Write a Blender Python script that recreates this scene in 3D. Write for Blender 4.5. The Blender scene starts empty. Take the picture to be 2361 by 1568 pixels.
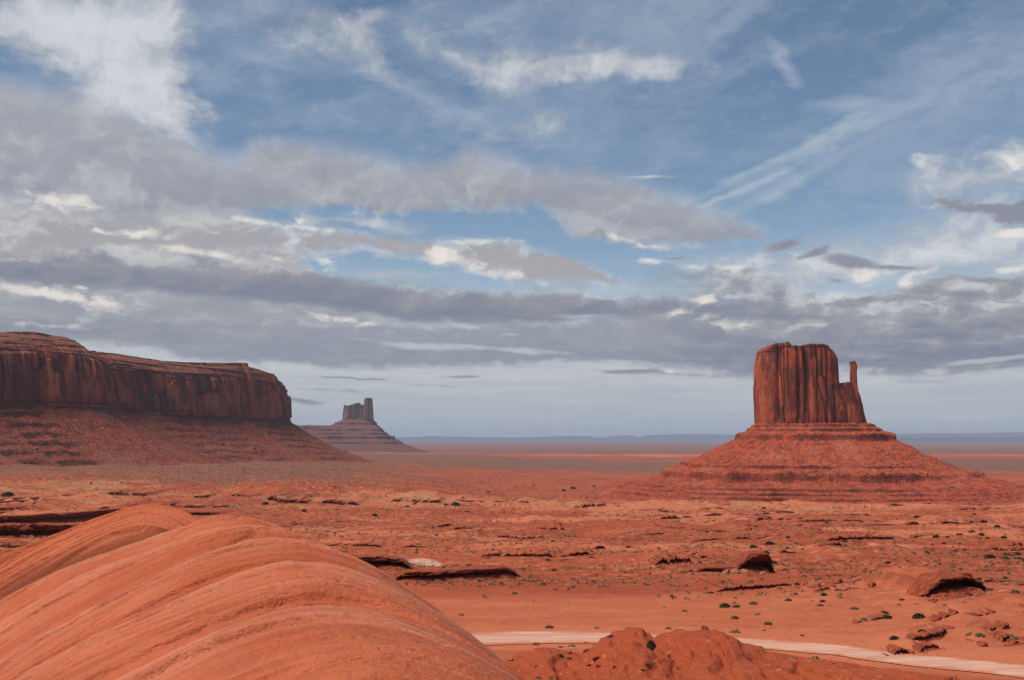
import bpy, math, random
import numpy as np
R = math.radians
C = bpy.context.scene
COL = C.collection
random.seed(7)
rng = np.random.default_rng(11)

# ------------------------------------------------------------------ camera, world, sun
F = 1098.0            # focal length in pixels of a 1024 wide picture
HY = 438.0            # eye level in the picture
cam_d = bpy.data.cameras.new('camera')
cam = bpy.data.objects.new('camera', cam_d); COL.objects.link(cam)
cam_d.sensor_width = 36.0; cam_d.lens = F / 1024 * 36.0
cam_d.shift_y = (HY - 340) / 1024
cam_d.clip_start = 0.3; cam_d.clip_end = 250000
cam.location = (0, 0, 0); cam.rotation_euler = (R(90), 0, 0)
C.camera = cam
C.view_settings.view_transform = 'Standard'; C.view_settings.look = 'None'
C.view_settings.gamma = 1.0; C.view_settings.exposure = 0.6
try: C.view_settings.use_curve_mapping = False
except Exception: pass
C.cycles.max_bounces = 4; C.cycles.diffuse_bounces = 3; C.cycles.volume_bounces = 0
C.cycles.transparent_max_bounces = 4
SUN_EL, SUN_AZ = 60.0, 244.0     # azimuth clockwise from north (+Y): behind left
sd = bpy.data.lights.new('sun', 'SUN'); so = bpy.data.objects.new('sun', sd); COL.objects.link(so)
sd.energy = 2.7; sd.angle = R(30); sd.color = (1.0, 0.93, 0.84)
_a, _e = R(SUN_AZ), R(SUN_EL)
from mathutils import Vector
sun_dir = Vector((math.sin(_a) * math.cos(_e), math.cos(_a) * math.cos(_e), math.sin(_e)))
so.rotation_euler = (-sun_dir).to_track_quat('-Z', 'Y').to_euler()

# ------------------------------------------------------------------ node helpers
class NT:
    def __init__(s, tree): s.t = tree; s.t.nodes.clear()
    def n(s, typ, ins=None, **at):
        nd = s.t.nodes.new(typ)
        for k, v in at.items(): setattr(nd, k, v)
        for k, v in (ins or {}).items():
            sk = nd.inputs[k]
            if isinstance(v, bpy.types.NodeSocket): s.t.links.new(v, sk)
            else:
                if hasattr(sk.default_value, '__len__') and len(sk.default_value) == 4 and len(v) == 3: v = (*v, 1)
                sk.default_value = v
        return nd
    def m(s, op, a, b=0.0, c=0.0, clamp=False):
        return s.n('ShaderNodeMath', {0: a, 1: b, 2: c}, operation=op, use_clamp=clamp).outputs[0]
    def vm(s, op, a, b=(0, 0, 0)):
        return s.n('ShaderNodeVectorMath', {0: a, 1: b}, operation=op).outputs[0]
    def mix(s, f, a, b, bt='MIX'):
        nd = s.n('ShaderNodeMix', {0: f, 6: a, 7: b}, data_type='RGBA', blend_type=bt, clamp_factor=True)
        return nd.outputs[2]
    def mr(s, v, a, b, c=0.0, d=1.0, smooth=True):
        return s.n('ShaderNodeMapRange', {0: v, 1: a, 2: b, 3: c, 4: d},
                   interpolation_type='SMOOTHSTEP' if smooth else 'LINEAR', clamp=True).outputs[0]
    def noise(s, vec, scale=1.0, detail=4.0, rough=0.55, dist=0.0, color=False, typ='FBM'):
        nd = s.n('ShaderNodeTexNoise', {'Vector': vec, 'Scale': scale, 'Detail': detail, 'Roughness': rough, 'Distortion': dist},
                 noise_dimensions='3D')
        return nd.outputs[1] if color else nd.outputs[0]
    def vor(s, vec, scale=1.0, feature='F1', rnd=1.0, out=0):
        return s.n('ShaderNodeTexVoronoi', {'Vector': vec, 'Scale': scale, 'Randomness': rnd}, feature=feature).outputs[out]
    def mapping(s, vec, scale=(1, 1, 1), loc=(0, 0, 0), rot=(0, 0, 0), typ='POINT'):
        return s.n('ShaderNodeMapping', {'Vector': vec, 'Location': loc, 'Rotation': rot, 'Scale': scale}, vector_type=typ).outputs[0]
    def attr(s, name, out='Fac'):
        return s.n('ShaderNodeAttribute', attribute_name=name).outputs[out]

# ------------------------------------------------------------------ sky
world = bpy.data.worlds.new('World'); C.world = world; world.use_nodes = True
try:
    world.cycles.sampling_method = 'MANUAL'; world.cycles.sample_map_resolution = 512
except Exception: pass
def build_sky():
    w = NT(world.node_tree)
    sky = w.n('ShaderNodeTexSky', sky_type='NISHITA', sun_disc=False, sun_elevation=R(SUN_EL), sun_rotation=R(SUN_AZ),
              altitude=1700.0, air_density=1.0, dust_density=0.6, ozone_density=1.6).outputs[0]
    d = w.n('ShaderNodeTexCoord').outputs['Generated']
    sx = w.n('ShaderNodeSeparateXYZ', {0: d}); x, y, z = sx.outputs[0], sx.outputs[1], sx.outputs[2]
    az = w.m('MULTIPLY', w.m('ARCTAN2', x, y), 57.29578)
    el = w.m('MULTIPLY', w.m('ARCSINE', z), 57.29578)
    P = w.n('ShaderNodeCombineXYZ', {0: az, 1: el, 2: 0.0}).outputs[0]
    # flat cloud layer seen in perspective
    zz = w.m('ADD', w.m('MAXIMUM', z, 0.0), 0.09)
    L = w.n('ShaderNodeCombineXYZ', {0: w.m('DIVIDE', x, zz), 1: w.m('DIVIDE', y, zz), 2: 0.0}).outputs[0]
    streak = w.noise(w.mapping(L, (1.1, 3.2, 1), rot=(0, 0, R(-9))), 1.0, 7, 0.58)
    fine = w.noise(w.mapping(P, (0.42, 0.95, 1), rot=(0, 0, R(4))), 1.0, 8, 0.6)
    tiny = w.noise(w.mapping(P, (1.1, 3.0, 1)), 1.0, 6, 0.6)
    wa = w.noise(w.mapping(P, (0.16, 0.34, 1)), 1.0, 3, 0.5, color=True)
    wb = w.noise(w.mapping(P, (0.7, 1.5, 1), loc=(7, 3, 0)), 1.0, 5, 0.6, color=True)
    off = w.vm('MULTIPLY', w.vm('SUBTRACT', wa, (.5, .5, .5)), (7.0, 2.6, 0))
    off2 = w.vm('MULTIPLY', w.vm('SUBTRACT', wb, (.5, .5, .5)), (2.6, 1.5, 0))
    Q = w.vm('ADD', P, w.vm('ADD', off, off2))
    Q2 = w.vm('ADD', P, w.vm('ADD', w.vm('MULTIPLY', off, (.30, .22, 0)), w.vm('MULTIPLY', off2, (.28, .18, 0))))
    k = 1024 / 2361.0
    def blob(cx, cy, rx, ry, rot=0, st=1.0):
        dx = (cx * k - 512) / F; dz = (HY - cy * k) / F
        a = math.degrees(math.atan(dx)); e = math.degrees(math.atan(dz / math.sqrt(1 + dx * dx)))
        s = k / F * 57.3
        v = w.mapping(Q if min(rx, ry) > 27 else Q2, (rx * s, ry * s, 1), (a, e, 0), (0, 0, R(-rot)), 'TEXTURE')
        g = w.n('ShaderNodeTexGradient', {0: v}, gradient_type='SPHERICAL').outputs[1]
        return w.m('MULTIPLY', g, st)
    def total(lst):
        acc = None
        for b in lst:
            g = blob(*b)
            acc = g if acc is None else w.m('ADD', acc, g)
        return acc
    def band(top, bot, st=.5, sb=.5, warp=1.0):
        """One cloud bank: upper and lower outline as curves of the bearing. Returns its mask and the height within it (0 foot, 1 top)."""
        def edge(pts):
            nd = w.t.nodes.new('ShaderNodeFloatCurve'); cu = nd.mapping.curves[0]
            q = []
            for cx, cy in pts:
                dx = (cx * k - 512) / F; dz = (HY - cy * k) / F
                q.append(((math.degrees(math.atan(dx)) + 32) / 64, math.degrees(math.atan(dz / math.sqrt(1 + dx * dx))) / 26))
            cu.points[0].location = q[0]; cu.points[1].location = q[-1]
            for pt in q[1:-1]: cu.points.new(*pt)
            for pt in cu.points: pt.handle_type = 'AUTO_CLAMPED'
            nd.mapping.use_clip = False; nd.mapping.extend = 'HORIZONTAL'; nd.mapping.update()
            w.t.links.new(azn, nd.inputs[1])
            return w.m('MULTIPLY', nd.outputs[0], 26.0)
        t, f = edge(top), edge(bot)
        e = w.m('ADD', el, w.m('MULTIPLY', rag, warp))
        mt = w.mr(w.m('SUBTRACT', t, e), -st * .5, st); mb = w.mr(w.m('SUBTRACT', e, f), -sb * .5, sb)
        hh = w.m('DIVIDE', w.m('SUBTRACT', e, f), w.m('MAXIMUM', w.m('SUBTRACT', t, f), .3))
        return w.m('MULTIPLY', mt, mb), hh
    azn = w.m('DIVIDE', w.m('ADD', az, 32.0), 64.0)
    nz = w.m('SUBTRACT', w.m('ADD', w.m('MULTIPLY', streak, .55), w.m('MULTIPLY', fine, .45)), .5)
    nt = w.m('MULTIPLY', w.m('SUBTRACT', tiny, .5), .7)
    # lumpy cloud relief, flatter towards the skyline; sampled twice to light the upper edges
    ev = w.m('MULTIPLY', w.m('LOGARITHM', w.m('ADD', w.m('MAXIMUM', el, -2.0), 5.0), 2.71828), 11.0)
    PL = w.n('ShaderNodeCombineXYZ', {0: az, 1: ev, 2: 0.0}).outputs[0]
    wl = w.vm('MULTIPLY', w.vm('SUBTRACT', w.noise(w.mapping(PL, (.35, .5, 1)), 1.0, 4, .55, color=True), (.5, .5, .5)), (3.2, 2.2, 0))
    PW = w.vm('ADD', PL, wl)
    def lump(v, sc): return w.noise(w.mapping(v, (.30 * sc, .62 * sc, 1), rot=(0, 0, R(5))), 1.0, 9, .58)
    n1 = lump(PW, 1.0); n2 = lump(w.vm('ADD', PW, (-.30, .42, 0)), 1.0)
    f1 = lump(PW, 3.1); f2 = lump(w.vm('ADD', PW, (-.10, .16, 0)), 3.1)
    relief = w.m('ADD', w.m('MULTIPLY', w.m('SUBTRACT', n1, n2), 1.5), w.m('MULTIPLY', w.m('SUBTRACT', f1, f2), .38))
    puff = w.m('ADD', w.m('MULTIPLY', n1, .65), w.m('MULTIPLY', f1, .35))
    pz = w.m('SUBTRACT', puff, .5)
    rag = w.m('ADD', w.m('MULTIPLY', pz, 3.4), w.m('MULTIPLY', nz, 1.2))
    S = 10.0 / 1.5
    col = lambda r, g, b: tuple(S * v for v in (r, g, b))
    light_grey = col(.40, .415, .46); mid_grey = col(.31, .325, .375); dark_grey = col(.202, .230, .298)
    white_c = col(.73, .74, .75); cream = col(.86, .80, .73); veil = col(.40, .48, .57)
    cst = w.noise(w.mapping(w.mapping(w.vm('ADD', Q, off2), rot=(0, 0, R(-22))), (.16, .85, 1)), 1.0, 7, .62)
    nc = w.m('SUBTRACT', w.m('ADD', w.m('MULTIPLY', cst, .5), w.m('MULTIPLY', w.m('ADD', fine, n1), .25)), .5)
    white = total([(240, 100, 260, 190, 30, 1.0), (300, 200, 190, 140, 35, 1.1), (60, 90, 130, 100, 20, .5), (390, 60, 130, 150, 0, .8), (400, 260, 130, 70, 40, .9), (150, 40, 260, 110, 0, .6),
                   (700, 75, 260, 70, 20, .5), (830, 110, 130, 70, 40, .6), (790, 60, 120, 60, 0, .3), (1060, 120, 190, 55, 14, .7), (1200, 180, 160, 70, 0, .75), (1450, 165, 260, 46, -4, .8),
                   (1330, 150, 160, 60, 0, .6), (1210, 288, 140, 40, -8, .65), (1100, 330, 60, 60, -40, .4), (1500, 405, 110, 6, 3, .8), (870, 30, 60, 25, 0, .5), (900, 190, 220, 26, 22, .35),
                   (2290, 420, 190, 110, 0, .85), (2190, 375, 45, 28, 20, .9), (2340, 355, 70, 50, 0, .9), (2110, 440, 140, 60, 10, .35), (2000, 590, 520, 70, 0, .85), (2250, 560, 260, 70, 0, .6), (1880, 640, 260, 60, 0, .8),
                   (900, 632, 170, 20, -4, .8), (860, 500, 190, 30, 8, .8), (720, 485, 90, 34, 10, .8), (1060, 485, 160, 16, 2, .5)])
    cirrus = total([(1880, 350, 480, 30, -27, .75), (1690, 448, 190, 9, -21, 1.2), (1740, 395, 260, 12, -23, .7), (1790, 440, 300, 16, -25, .7), (2250, 190, 480, 170, -22, .8),
                    (1815, 150, 80, 26, 55, 1.0), (1690, 155, 230, 30, -20, .45), (1945, 238, 110, 24, 8, .8), (1480, 60, 560, 120, -24, .6), (1150, 40, 420, 120, -10, .8), (1650, 60, 420, 90, -22, .5), (800, 180, 420, 60, 14, .4), (1400, 250, 420, 60, 4, .35),
                    (700, 250, 360, 60, 12, .35), (2100, 540, 560, 70, 0, .9), (1300, 320, 560, 70, 6, .45), (560, 60, 200, 170, 20, .6), (950, 210, 260, 30, 26, .5)])
    small = total([(1795, 563, 62, 20, -14, 1.3), (1868, 580, 66, 12, -20, 1.2), (1960, 604, 105, 24, 10, 1.5), (2080, 618, 64, 9, 6, 1.0), (1925, 650, 40, 10, 10, .8), (2280, 492, 140, 28, 6, 1.3), (2355, 500, 80, 40, 0, .8),
                   (700, 923, 95, 11, 5, 1.2), (800, 871, 115, 6, 3, .9), (1060, 872, 90, 7, 0, .8), (1000, 893, 120, 5, 4, .7), (740, 897, 170, 7, 2, .6), (1580, 592, 60, 6, 2, .7), (870, 878, 60, 5, 4, .7),
                   (1440, 858, 130, 11, 3, 1.1), (1600, 866, 180, 7, 4, .7), (1850, 868, 260, 8, 2, .6), (2300, 850, 160, 10, -3, .8)])
    glow = total([(q[0], q[1], q[2] * .9, max(q[3] * 1.7, 11), q[4], q[5]) for q in [(130, 462, 130, 20, 6, .8), (200, 688, 150, 16, 5, 1.1), (90, 672, 130, 8, 4, .8), (800, 735, 130, 9, 6, .9), (860, 743, 50, 8, 0, .7), (300, 540, 120, 10, 0, 1.0), (480, 585, 130, 9, 5, 1.1), (430, 572, 40, 12, 0, .6), (120, 750, 260, 7, 2, .5),
                  (980, 578, 120, 13, 14, .9), (1080, 605, 130, 14, 16, .8), (1220, 640, 130, 10, 12, .8), (1300, 648, 90, 8, 0, .6), (700, 521, 230, 5, 4, .8), (570, 509, 60, 7, 4, .9), (1120, 556, 130, 5, 0, .9), (1520, 601, 60, 6, 4, 1.0), (1680, 617, 130, 6, 5, .7), (770, 600, 40, 16, 0, .6), (640, 587, 120, 7, 2, .5),
                  (1625, 685, 50, 9, 6, 1.1), (1640, 725, 140, 17, 4, .7), (1985, 640, 70, 22, 12, 1.2), (2130, 628, 80, 6, -14, .9), (2090, 655, 24, 5, -24, .9), (2335, 621, 60, 8, -6, 1.1), (2180, 480, 100, 8, -2, .9), (2350, 538, 60, 7, 0, 1.0), (1450, 556, 120, 7, 12, .7), (1520, 567, 60, 5, 8, .7),
                  (705, 485, 40, 16, 20, .7), (830, 492, 60, 14, 20, .6), (2345, 372, 40, 20, 0, .8), (1530, 858, 40, 5, 4, .9), (230, 535, 50, 6, 4, .6), (1900, 700, 130, 20, 0, .25), (2200, 700, 130, 16, 0, .25)]])
    c = w.mix(1.0, sky, (0.67, 0.67, 0.63), 'MULTIPLY')
    # pale, streaky far cloud above the skyline
    low = w.m('ADD', w.mr(el, 2.0, 10.5, 1.0, 0.0), w.m('MULTIPLY', nz, .6))
    fst = w.noise(w.mapping(P, (.10, 1.5, 1)), 1.0, 6, .6)
    c = w.mix(w.m('MULTIPLY', low, 1.0, clamp=True), c, w.mix(w.mr(w.m('ADD', el, w.m('MULTIPLY', w.m('SUBTRACT', fst, .5), 9.0)), .6, 4.6), col(.43, .475, .525), col(.55, .56, .575)))
    c = w.mix(w.m('MULTIPLY', w.mr(w.m('ADD', cirrus, w.m('MULTIPLY', nc, 2.4)), .0, 1.25, smooth=False), .80), c, veil)
    wv = w.m('MULTIPLY', w.mr(white, .0, .30), w.mr(w.m('ADD', white, w.m('ADD', w.m('MULTIPLY', pz, 1.5), w.m('MULTIPLY', nz, .5))), -.05, 1.0))
    c = w.mix(w.m('MULTIPLY', wv, .82), c, w.mix(w.mr(w.m('ADD', w.m('ADD', w.m('MULTIPLY', relief, .9), pz), w.m('MULTIPLY', white, .45)), -.05, .95), w.mix(.25, light_grey, veil), white_c))
    def lay(c, top, bot, lo, hi, st, sb, warp=1.0, rim_t=0.0, rim_b=0.0, dens=1.0, tex=1.0):
        m, hh = band(top, bot, st, sb, warp)
        d = w.m('ADD', hh, w.m('MULTIPLY', w.m('ADD', w.m('MULTIPLY', relief, 1.0), w.m('ADD', w.m('MULTIPLY', nz, 2.2), w.m('MULTIPLY', pz, .9))), tex))
        body = w.mix(w.mr(d, -.15, 1.2), lo, hi)
        rl = w.m('ADD', w.m('MULTIPLY', relief, 1.5), w.m('MULTIPLY', nz, .8))
        if rim_t: body = w.mix(w.m('MULTIPLY', w.mr(w.m('ADD', hh, rl), .62, 1.15), rim_t), body, white_c)
        if rim_b: body = w.mix(w.m('MULTIPLY', w.mr(w.m('SUBTRACT', hh, rl), .40, -.15), rim_b), body, white_c)
        edge = w.m('MULTIPLY', w.m('MULTIPLY', w.mr(m, .85, .25), w.mr(relief, -.15, .25)), .65)
        body = w.mix(edge, body, white_c)
        return w.mix(w.m('MULTIPLY', m, dens), c, body)
    # light undersheet on the left
    c = lay(c, [(-700, 330), (0, 400), (300, 440), (500, 470), (620, 520), (700, 585), (760, 640), (900, 660), (1500, 680), (1560, 690)], [(-700, 840), (0, 800), (300, 800), (600, 780), (900, 760), (1200, 740), (1500, 695), (1560, 690)], mid_grey, col(.46, .46, .47), .9, .8, 1.0)
    c = lay(c, [(-700, 60), (-200, 100), (0, 168), (110, 192), (300, 262), (430, 312), (525, 350), (600, 318), (700, 322), (800, 340), (1000, 372), (1090, 345), (1200, 372), (1400, 400), (1560, 440), (1660, 480), (1745, 515), (1790, 545)],
            [(-700, 470), (0, 470), (200, 490), (400, 500), (600, 497), (760, 478), (850, 488), (980, 494), (1100, 488), (1225, 482), (1340, 545), (1450, 562), (1530, 571), (1650, 565), (1740, 561), (1790, 545)], col(.305, .325, .385), light_grey, 1.1, .5, .8, .12, .22)
    c = lay(c, [(-700, 480), (0, 490), (200, 505), (400, 505), (520, 506), (600, 515), (800, 530), (950, 552), (1050, 555), (1180, 555), (1260, 575), (1330, 605), (1400, 635), (1490, 660)],
            [(-700, 600), (0, 600), (400, 592), (640, 590), (760, 588), (850, 580), (900, 590), (1000, 604), (1100, 626), (1200, 652), (1300, 658), (1400, 664), (1490, 660)], col(.39, .385, .405), col(.37, .37, .40), .45, .45, .6, .5, .6)
    c = lay(c, [(-700, 570), (0, 588), (200, 585), (400, 600), (600, 606), (750, 625), (850, 645), (1000, 665), (1200, 668), (1350, 680), (1450, 684), (1600, 690), (1750, 720)],
            [(-700, 640), (0, 655), (200, 668), (400, 682), (600, 706), (700, 716), (850, 738), (1000, 748), (1150, 758), (1300, 750), (1440, 745), (1600, 740), (1750, 722)], dark_grey, col(.30, .305, .345), .5, .5, .6)
    c = lay(c, [(-700, 720), (0, 722), (300, 735), (500, 750), (700, 735), (850, 745), (1000, 752), (1200, 742), (1400, 735), (1500, 720), (1700, 735), (1900, 765)],
            [(-700, 760), (0, 775), (300, 795), (500, 835), (700, 850), (850, 856), (1000, 850), (1150, 846), (1400, 838), (1550, 852), (1750, 862), (1900, 800)], col(.245, .27, .335), col(.31, .33, .375), .5, .45, .7, dens=.92)
    slit = w.mr(w.m('ADD', total([(960, 797, 180, 13, 3, 1.1), (1200, 806, 190, 11, 4, 1.1), (1190, 772, 60, 6, 0, .7), (820, 785, 60, 6, 0, .5), (1350, 728, 110, 12, 0, .9), (1500, 700, 60, 10, 0, .5)]), w.m('ADD', w.m('MULTIPLY', pz, 2.2), w.m('MULTIPLY', nz, .8))), .2, .95)
    c = w.mix(w.m('MULTIPLY', slit, .9), c, col(.47, .54, .57))
    c = lay(c, [(1380, 600), (1450, 599), (1500, 597), (1600, 605), (1740, 615), (1800, 645), (1860, 672), (1950, 672), (2050, 662), (2110, 635), (2150, 626), (2250, 630), (2361, 624), (2900, 600)],
            [(1300, 866), (1500, 868), (1740, 868), (1900, 862), (2100, 866), (2361, 858), (2900, 850)], dark_grey, col(.38, .38, .405), .45, .6, .8, .45, dens=w.mr(az, 5.0, 13.5, .0, 1.0))
    rs = w.mr(w.m('ADD', total([(2290, 832, 130, 8, -6, 1.2), (2340, 852, 90, 5, 0, .8)]), w.m('MULTIPLY', nz, .7)), .15, .8)
    c = w.mix(w.m('MULTIPLY', rs, .8), c, col(.46, .51, .54))
    sm = w.mr(w.m('ADD', small, w.m('ADD', w.m('MULTIPLY', pz, 2.6), w.m('MULTIPLY', nz, .4))), .22, .80)
    c = w.mix(w.m('MULTIPLY', sm, .92), c, w.mix(w.mr(small, .3, 1.1), mid_grey, col(.25, .26, .32)))
    gl = w.m('MULTIPLY', w.mr(glow, .0, .35), w.mr(w.m('ADD', glow, w.m('ADD', w.m('MULTIPLY', pz, 3.4), w.m('MULTIPLY', relief, 1.4))), .10, 1.25))
    c = w.mix(w.m('MULTIPLY', gl, .80), c, cream)
    bg = w.n('ShaderNodeBackground', {'Color': c, 'Strength': 0.1})
    out = w.n('ShaderNodeOutputWorld'); w.t.links.new(bg.outputs[0], out.inputs[0])
build_sky()

# ------------------------------------------------------------------ numpy noise
_perm = rng.permutation(256).astype(np.int32); _perm = np.concatenate([_perm, _perm, _perm])
_g3 = rng.normal(size=(256, 3)).astype(np.float32); _g3 /= np.linalg.norm(_g3, axis=1, keepdims=True)
def perlin3(x, y, z):
    x = np.asarray(x, np.float32); y = np.asarray(y, np.float32); z = np.asarray(z, np.float32)
    x, y, z = np.broadcast_arrays(x, y, z)
    xi = np.floor(x).astype(np.int32); yi = np.floor(y).astype(np.int32); zi = np.floor(z).astype(np.int32)
    xf = x - xi; yf = y - yi; zf = z - zi
    u = xf * xf * xf * (xf * (xf * 6 - 15) + 10); v = yf * yf * yf * (yf * (yf * 6 - 15) + 10); q = zf * zf * zf * (zf * (zf * 6 - 15) + 10)
    xi &= 255; yi &= 255; zi &= 255
    r = 0
    for a in (0, 1):
        wa = u if a else 1 - u
        for b in (0, 1):
            wb = v if b else 1 - v
            h2 = _perm[_perm[(xi + a) & 255] + ((yi + b) & 255)]
            for c in (0, 1):
                g = _g3[_perm[h2 + ((zi + c) & 255)]]
                r = r + wa * wb * (q if c else 1 - q) * (g[..., 0] * (xf - a) + g[..., 1] * (yf - b) + g[..., 2] * (zf - c))
    return r * 1.5
def perlin2(x, y, s=0.37):
    x = np.asarray(x, np.float32); y = np.asarray(y, np.float32); x, y = np.broadcast_arrays(x, y)
    xi = np.floor(x).astype(np.int32); yi = np.floor(y).astype(np.int32)
    xf = x - xi; yf = y - yi
    u = xf * xf * xf * (xf * (xf * 6 - 15) + 10); v = yf * yf * yf * (yf * (yf * 6 - 15) + 10)
    k = int(s * 1000) % 256
    r = 0
    for a in (0, 1):
        wa = u if a else 1 - u
        for b in (0, 1):
            g = _g3[_perm[_perm[_perm[(xi + a) & 255] + ((yi + b) & 255)] + k]]
            r = r + wa * (v if b else 1 - v) * (g[..., 0] * (xf - a) + g[..., 1] * (yf - b))
    return r * 1.7
def fbm2(x, y, o=4, s=0.37, gain=0.5):
    r, a, t = 0, 1.0, 0
    for i in range(o):
        r = r + a * perlin2(x * 2 ** i + 13.7 * i, y * 2 ** i - 7.1 * i, s + .11 * i); t += a; a *= gain
    return r / t * 1.3
def fbm3(x, y, z, o=3, gain=0.5):
    r, a, t = 0, 1.0, 0
    for i in range(o):
        r = r + a * perlin3(x * 2 ** i + 11.3 * i, y * 2 ** i + 5.9 * i, z * 2 ** i - 3.3 * i); t += a; a *= gain
    return r / t * 1.3
def sst(a, b, x):
    t = np.clip((x - a) / (b - a), 0, 1); return t * t * (3 - 2 * t)
def lin(v, pts):
    p = np.array(pts, float); return np.interp(v, p[:, 0], p[:, 1])

# ------------------------------------------------------------------ object helpers
def mesh_obj(name, verts, quads=None, tris=None, mat=None, parent=None, smooth=True, attrs=None, mats=None, mat_idx=None):
    me = bpy.data.meshes.new(name)
    verts = np.ascontiguousarray(verts, np.float32).reshape(-1, 3)
    nq = 0 if quads is None else len(quads); nt_ = 0 if tris is None else len(tris)
    me.vertices.add(len(verts)); me.vertices.foreach_set('co', verts.ravel())
    idx = []
    if nq: idx.append(np.asarray(quads, np.int32).ravel())
    if nt_: idx.append(np.asarray(tris, np.int32).ravel())
    idx = np.concatenate(idx)
    me.loops.add(len(idx)); me.loops.foreach_set('vertex_index', idx)
    me.polygons.add(nq + nt_)
    me.polygons.foreach_set('loop_start', np.concatenate([np.arange(nq) * 4, nq * 4 + np.arange(nt_) * 3]).astype(np.int32))
    me.polygons.foreach_set('use_smooth', np.full(nq + nt_, smooth, bool))
    for m in (mats or [mat]):
        me.materials.append(m)
    if mat_idx is not None: me.polygons.foreach_set('material_index', np.asarray(mat_idx, np.int32))
    for k, v in (attrs or {}).items():
        a = me.attributes.new(k, 'FLOAT', 'POINT'); a.data.foreach_set('value', np.ascontiguousarray(v, np.float32).ravel())
    me.update(calc_edges=True); me.validate()
    o = bpy.data.objects.new(name, me); COL.objects.link(o)
    if parent is not None: o.parent = parent; o.matrix_parent_inverse = parent.matrix_world.inverted() if False else o.matrix_parent_inverse
    return o
def grid_quads(nr, nc, wrap=False):
    i = np.arange(nr - 1)[:, None]; j = np.arange(nc if wrap else nc - 1)[None, :]
    j2 = (j + 1) % nc
    return np.stack([i * nc + j, i * nc + j2, (i + 1) * nc + j2, (i + 1) * nc + j], -1).reshape(-1, 4)
def tag(o, label=None, cat=None, group=None, kind=None):
    if label: o['label'] = label
    if cat: o['category'] = cat
    if group: o['group'] = group
    if kind: o['kind'] = kind
    return o
def empty(name, label, cat, loc=(0, 0, 0), group=None):
    o = bpy.data.objects.new(name, None); COL.objects.link(o); o.location = loc
    return tag(o, label, cat, group)

# ------------------------------------------------------------------ materials
def new_mat(name):
    m = bpy.data.materials.new(name); m.use_nodes = True
    return m, NT(m.node_tree)
def finish(w, col, rough=0.9, height=None, dist=1.0, strength=1.0):
    b = w.n('ShaderNodeBsdfPrincipled', {'Base Color': col, 'Roughness': rough, 'Specular IOR Level': 0.15})
    if height is not None:
        bp = w.n('ShaderNodeBump', {'Height': height, 'Distance': dist, 'Strength': strength}); w.t.links.new(bp.outputs[0], b.inputs['Normal'])
    o = w.n('ShaderNodeOutputMaterial'); w.t.links.new(b.outputs[0], o.inputs[0])
def pos(w): return w.n('ShaderNodeNewGeometry').outputs['Position']

def mat_cliff(name, orange, dark, pale, sc=1.0, var=0.55):
    m, w = new_mat(name); p = pos(w)
    big = w.noise(w.mapping(p, (1 / (26 * sc), 1 / (26 * sc), 1 / (70 * sc))), 1, 4, .6)
    streaks = w.noise(w.mapping(p, (1 / (7 * sc), 1 / (7 * sc), 1 / (26 * sc))), 1, 6, .66, .0)
    strata = w.noise(w.mapping(p, (1 / (300 * sc), 1 / (300 * sc), 1 / (2.4 * sc))), 1, 3, .6)
    fine = w.noise(w.mapping(p, (1 / sc, 1 / sc, .7 / sc)), .8, 4, .6)
    patch = w.noise(w.mapping(p, (1 / (15 * sc), 1 / (15 * sc), 1 / (24 * sc)), loc=(4, 9, 2)), 1, 6, .66, .0)
    va = w.mr(w.m('ADD', w.m('MULTIPLY', streaks, .40), w.m('ADD', w.m('MULTIPLY', big, .25), w.m('MULTIPLY', patch, .48))), var - .0, var + .12)
    va = w.mr(w.m('ADD', w.m('ADD', w.m('MULTIPLY', streaks, .40), w.m('ADD', w.m('MULTIPLY', big, .25), w.m('MULTIPLY', patch, .40))), w.m('MULTIPLY', w.m('SUBTRACT', w.attr('tone'), .5), .42)), var - .10, var + .07)
    c = w.mix(w.m('MULTIPLY', va, .88), orange, dark)
    c = w.mix(w.m('MULTIPLY', w.mr(w.m('ADD', w.m('ADD', w.m('MULTIPLY', patch, .6), w.m('MULTIPLY', streaks, .4)), w.m('MULTIPLY', w.m('SUBTRACT', w.attr('tone'), .5), .30)), .43, .30), .85), c, pale)
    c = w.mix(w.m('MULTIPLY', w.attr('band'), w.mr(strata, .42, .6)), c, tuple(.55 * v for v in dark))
    c = w.mix(w.m('MULTIPLY', w.attr('capm'), .75), c, tuple(.55 * a + .45 * b for a, b in zip(dark, pale)))
    c = w.mix(w.mr(fine, .3, .7, 0, .35), c, tuple(.72 * v for v in orange))
    h = w.m('ADD', w.m('MULTIPLY', streaks, .45), w.m('ADD', w.m('MULTIPLY', patch, .5), w.m('MULTIPLY', fine, .45)))
    finish(w, c, .9, h, 2.2 * sc, .8)
    return m
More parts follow.
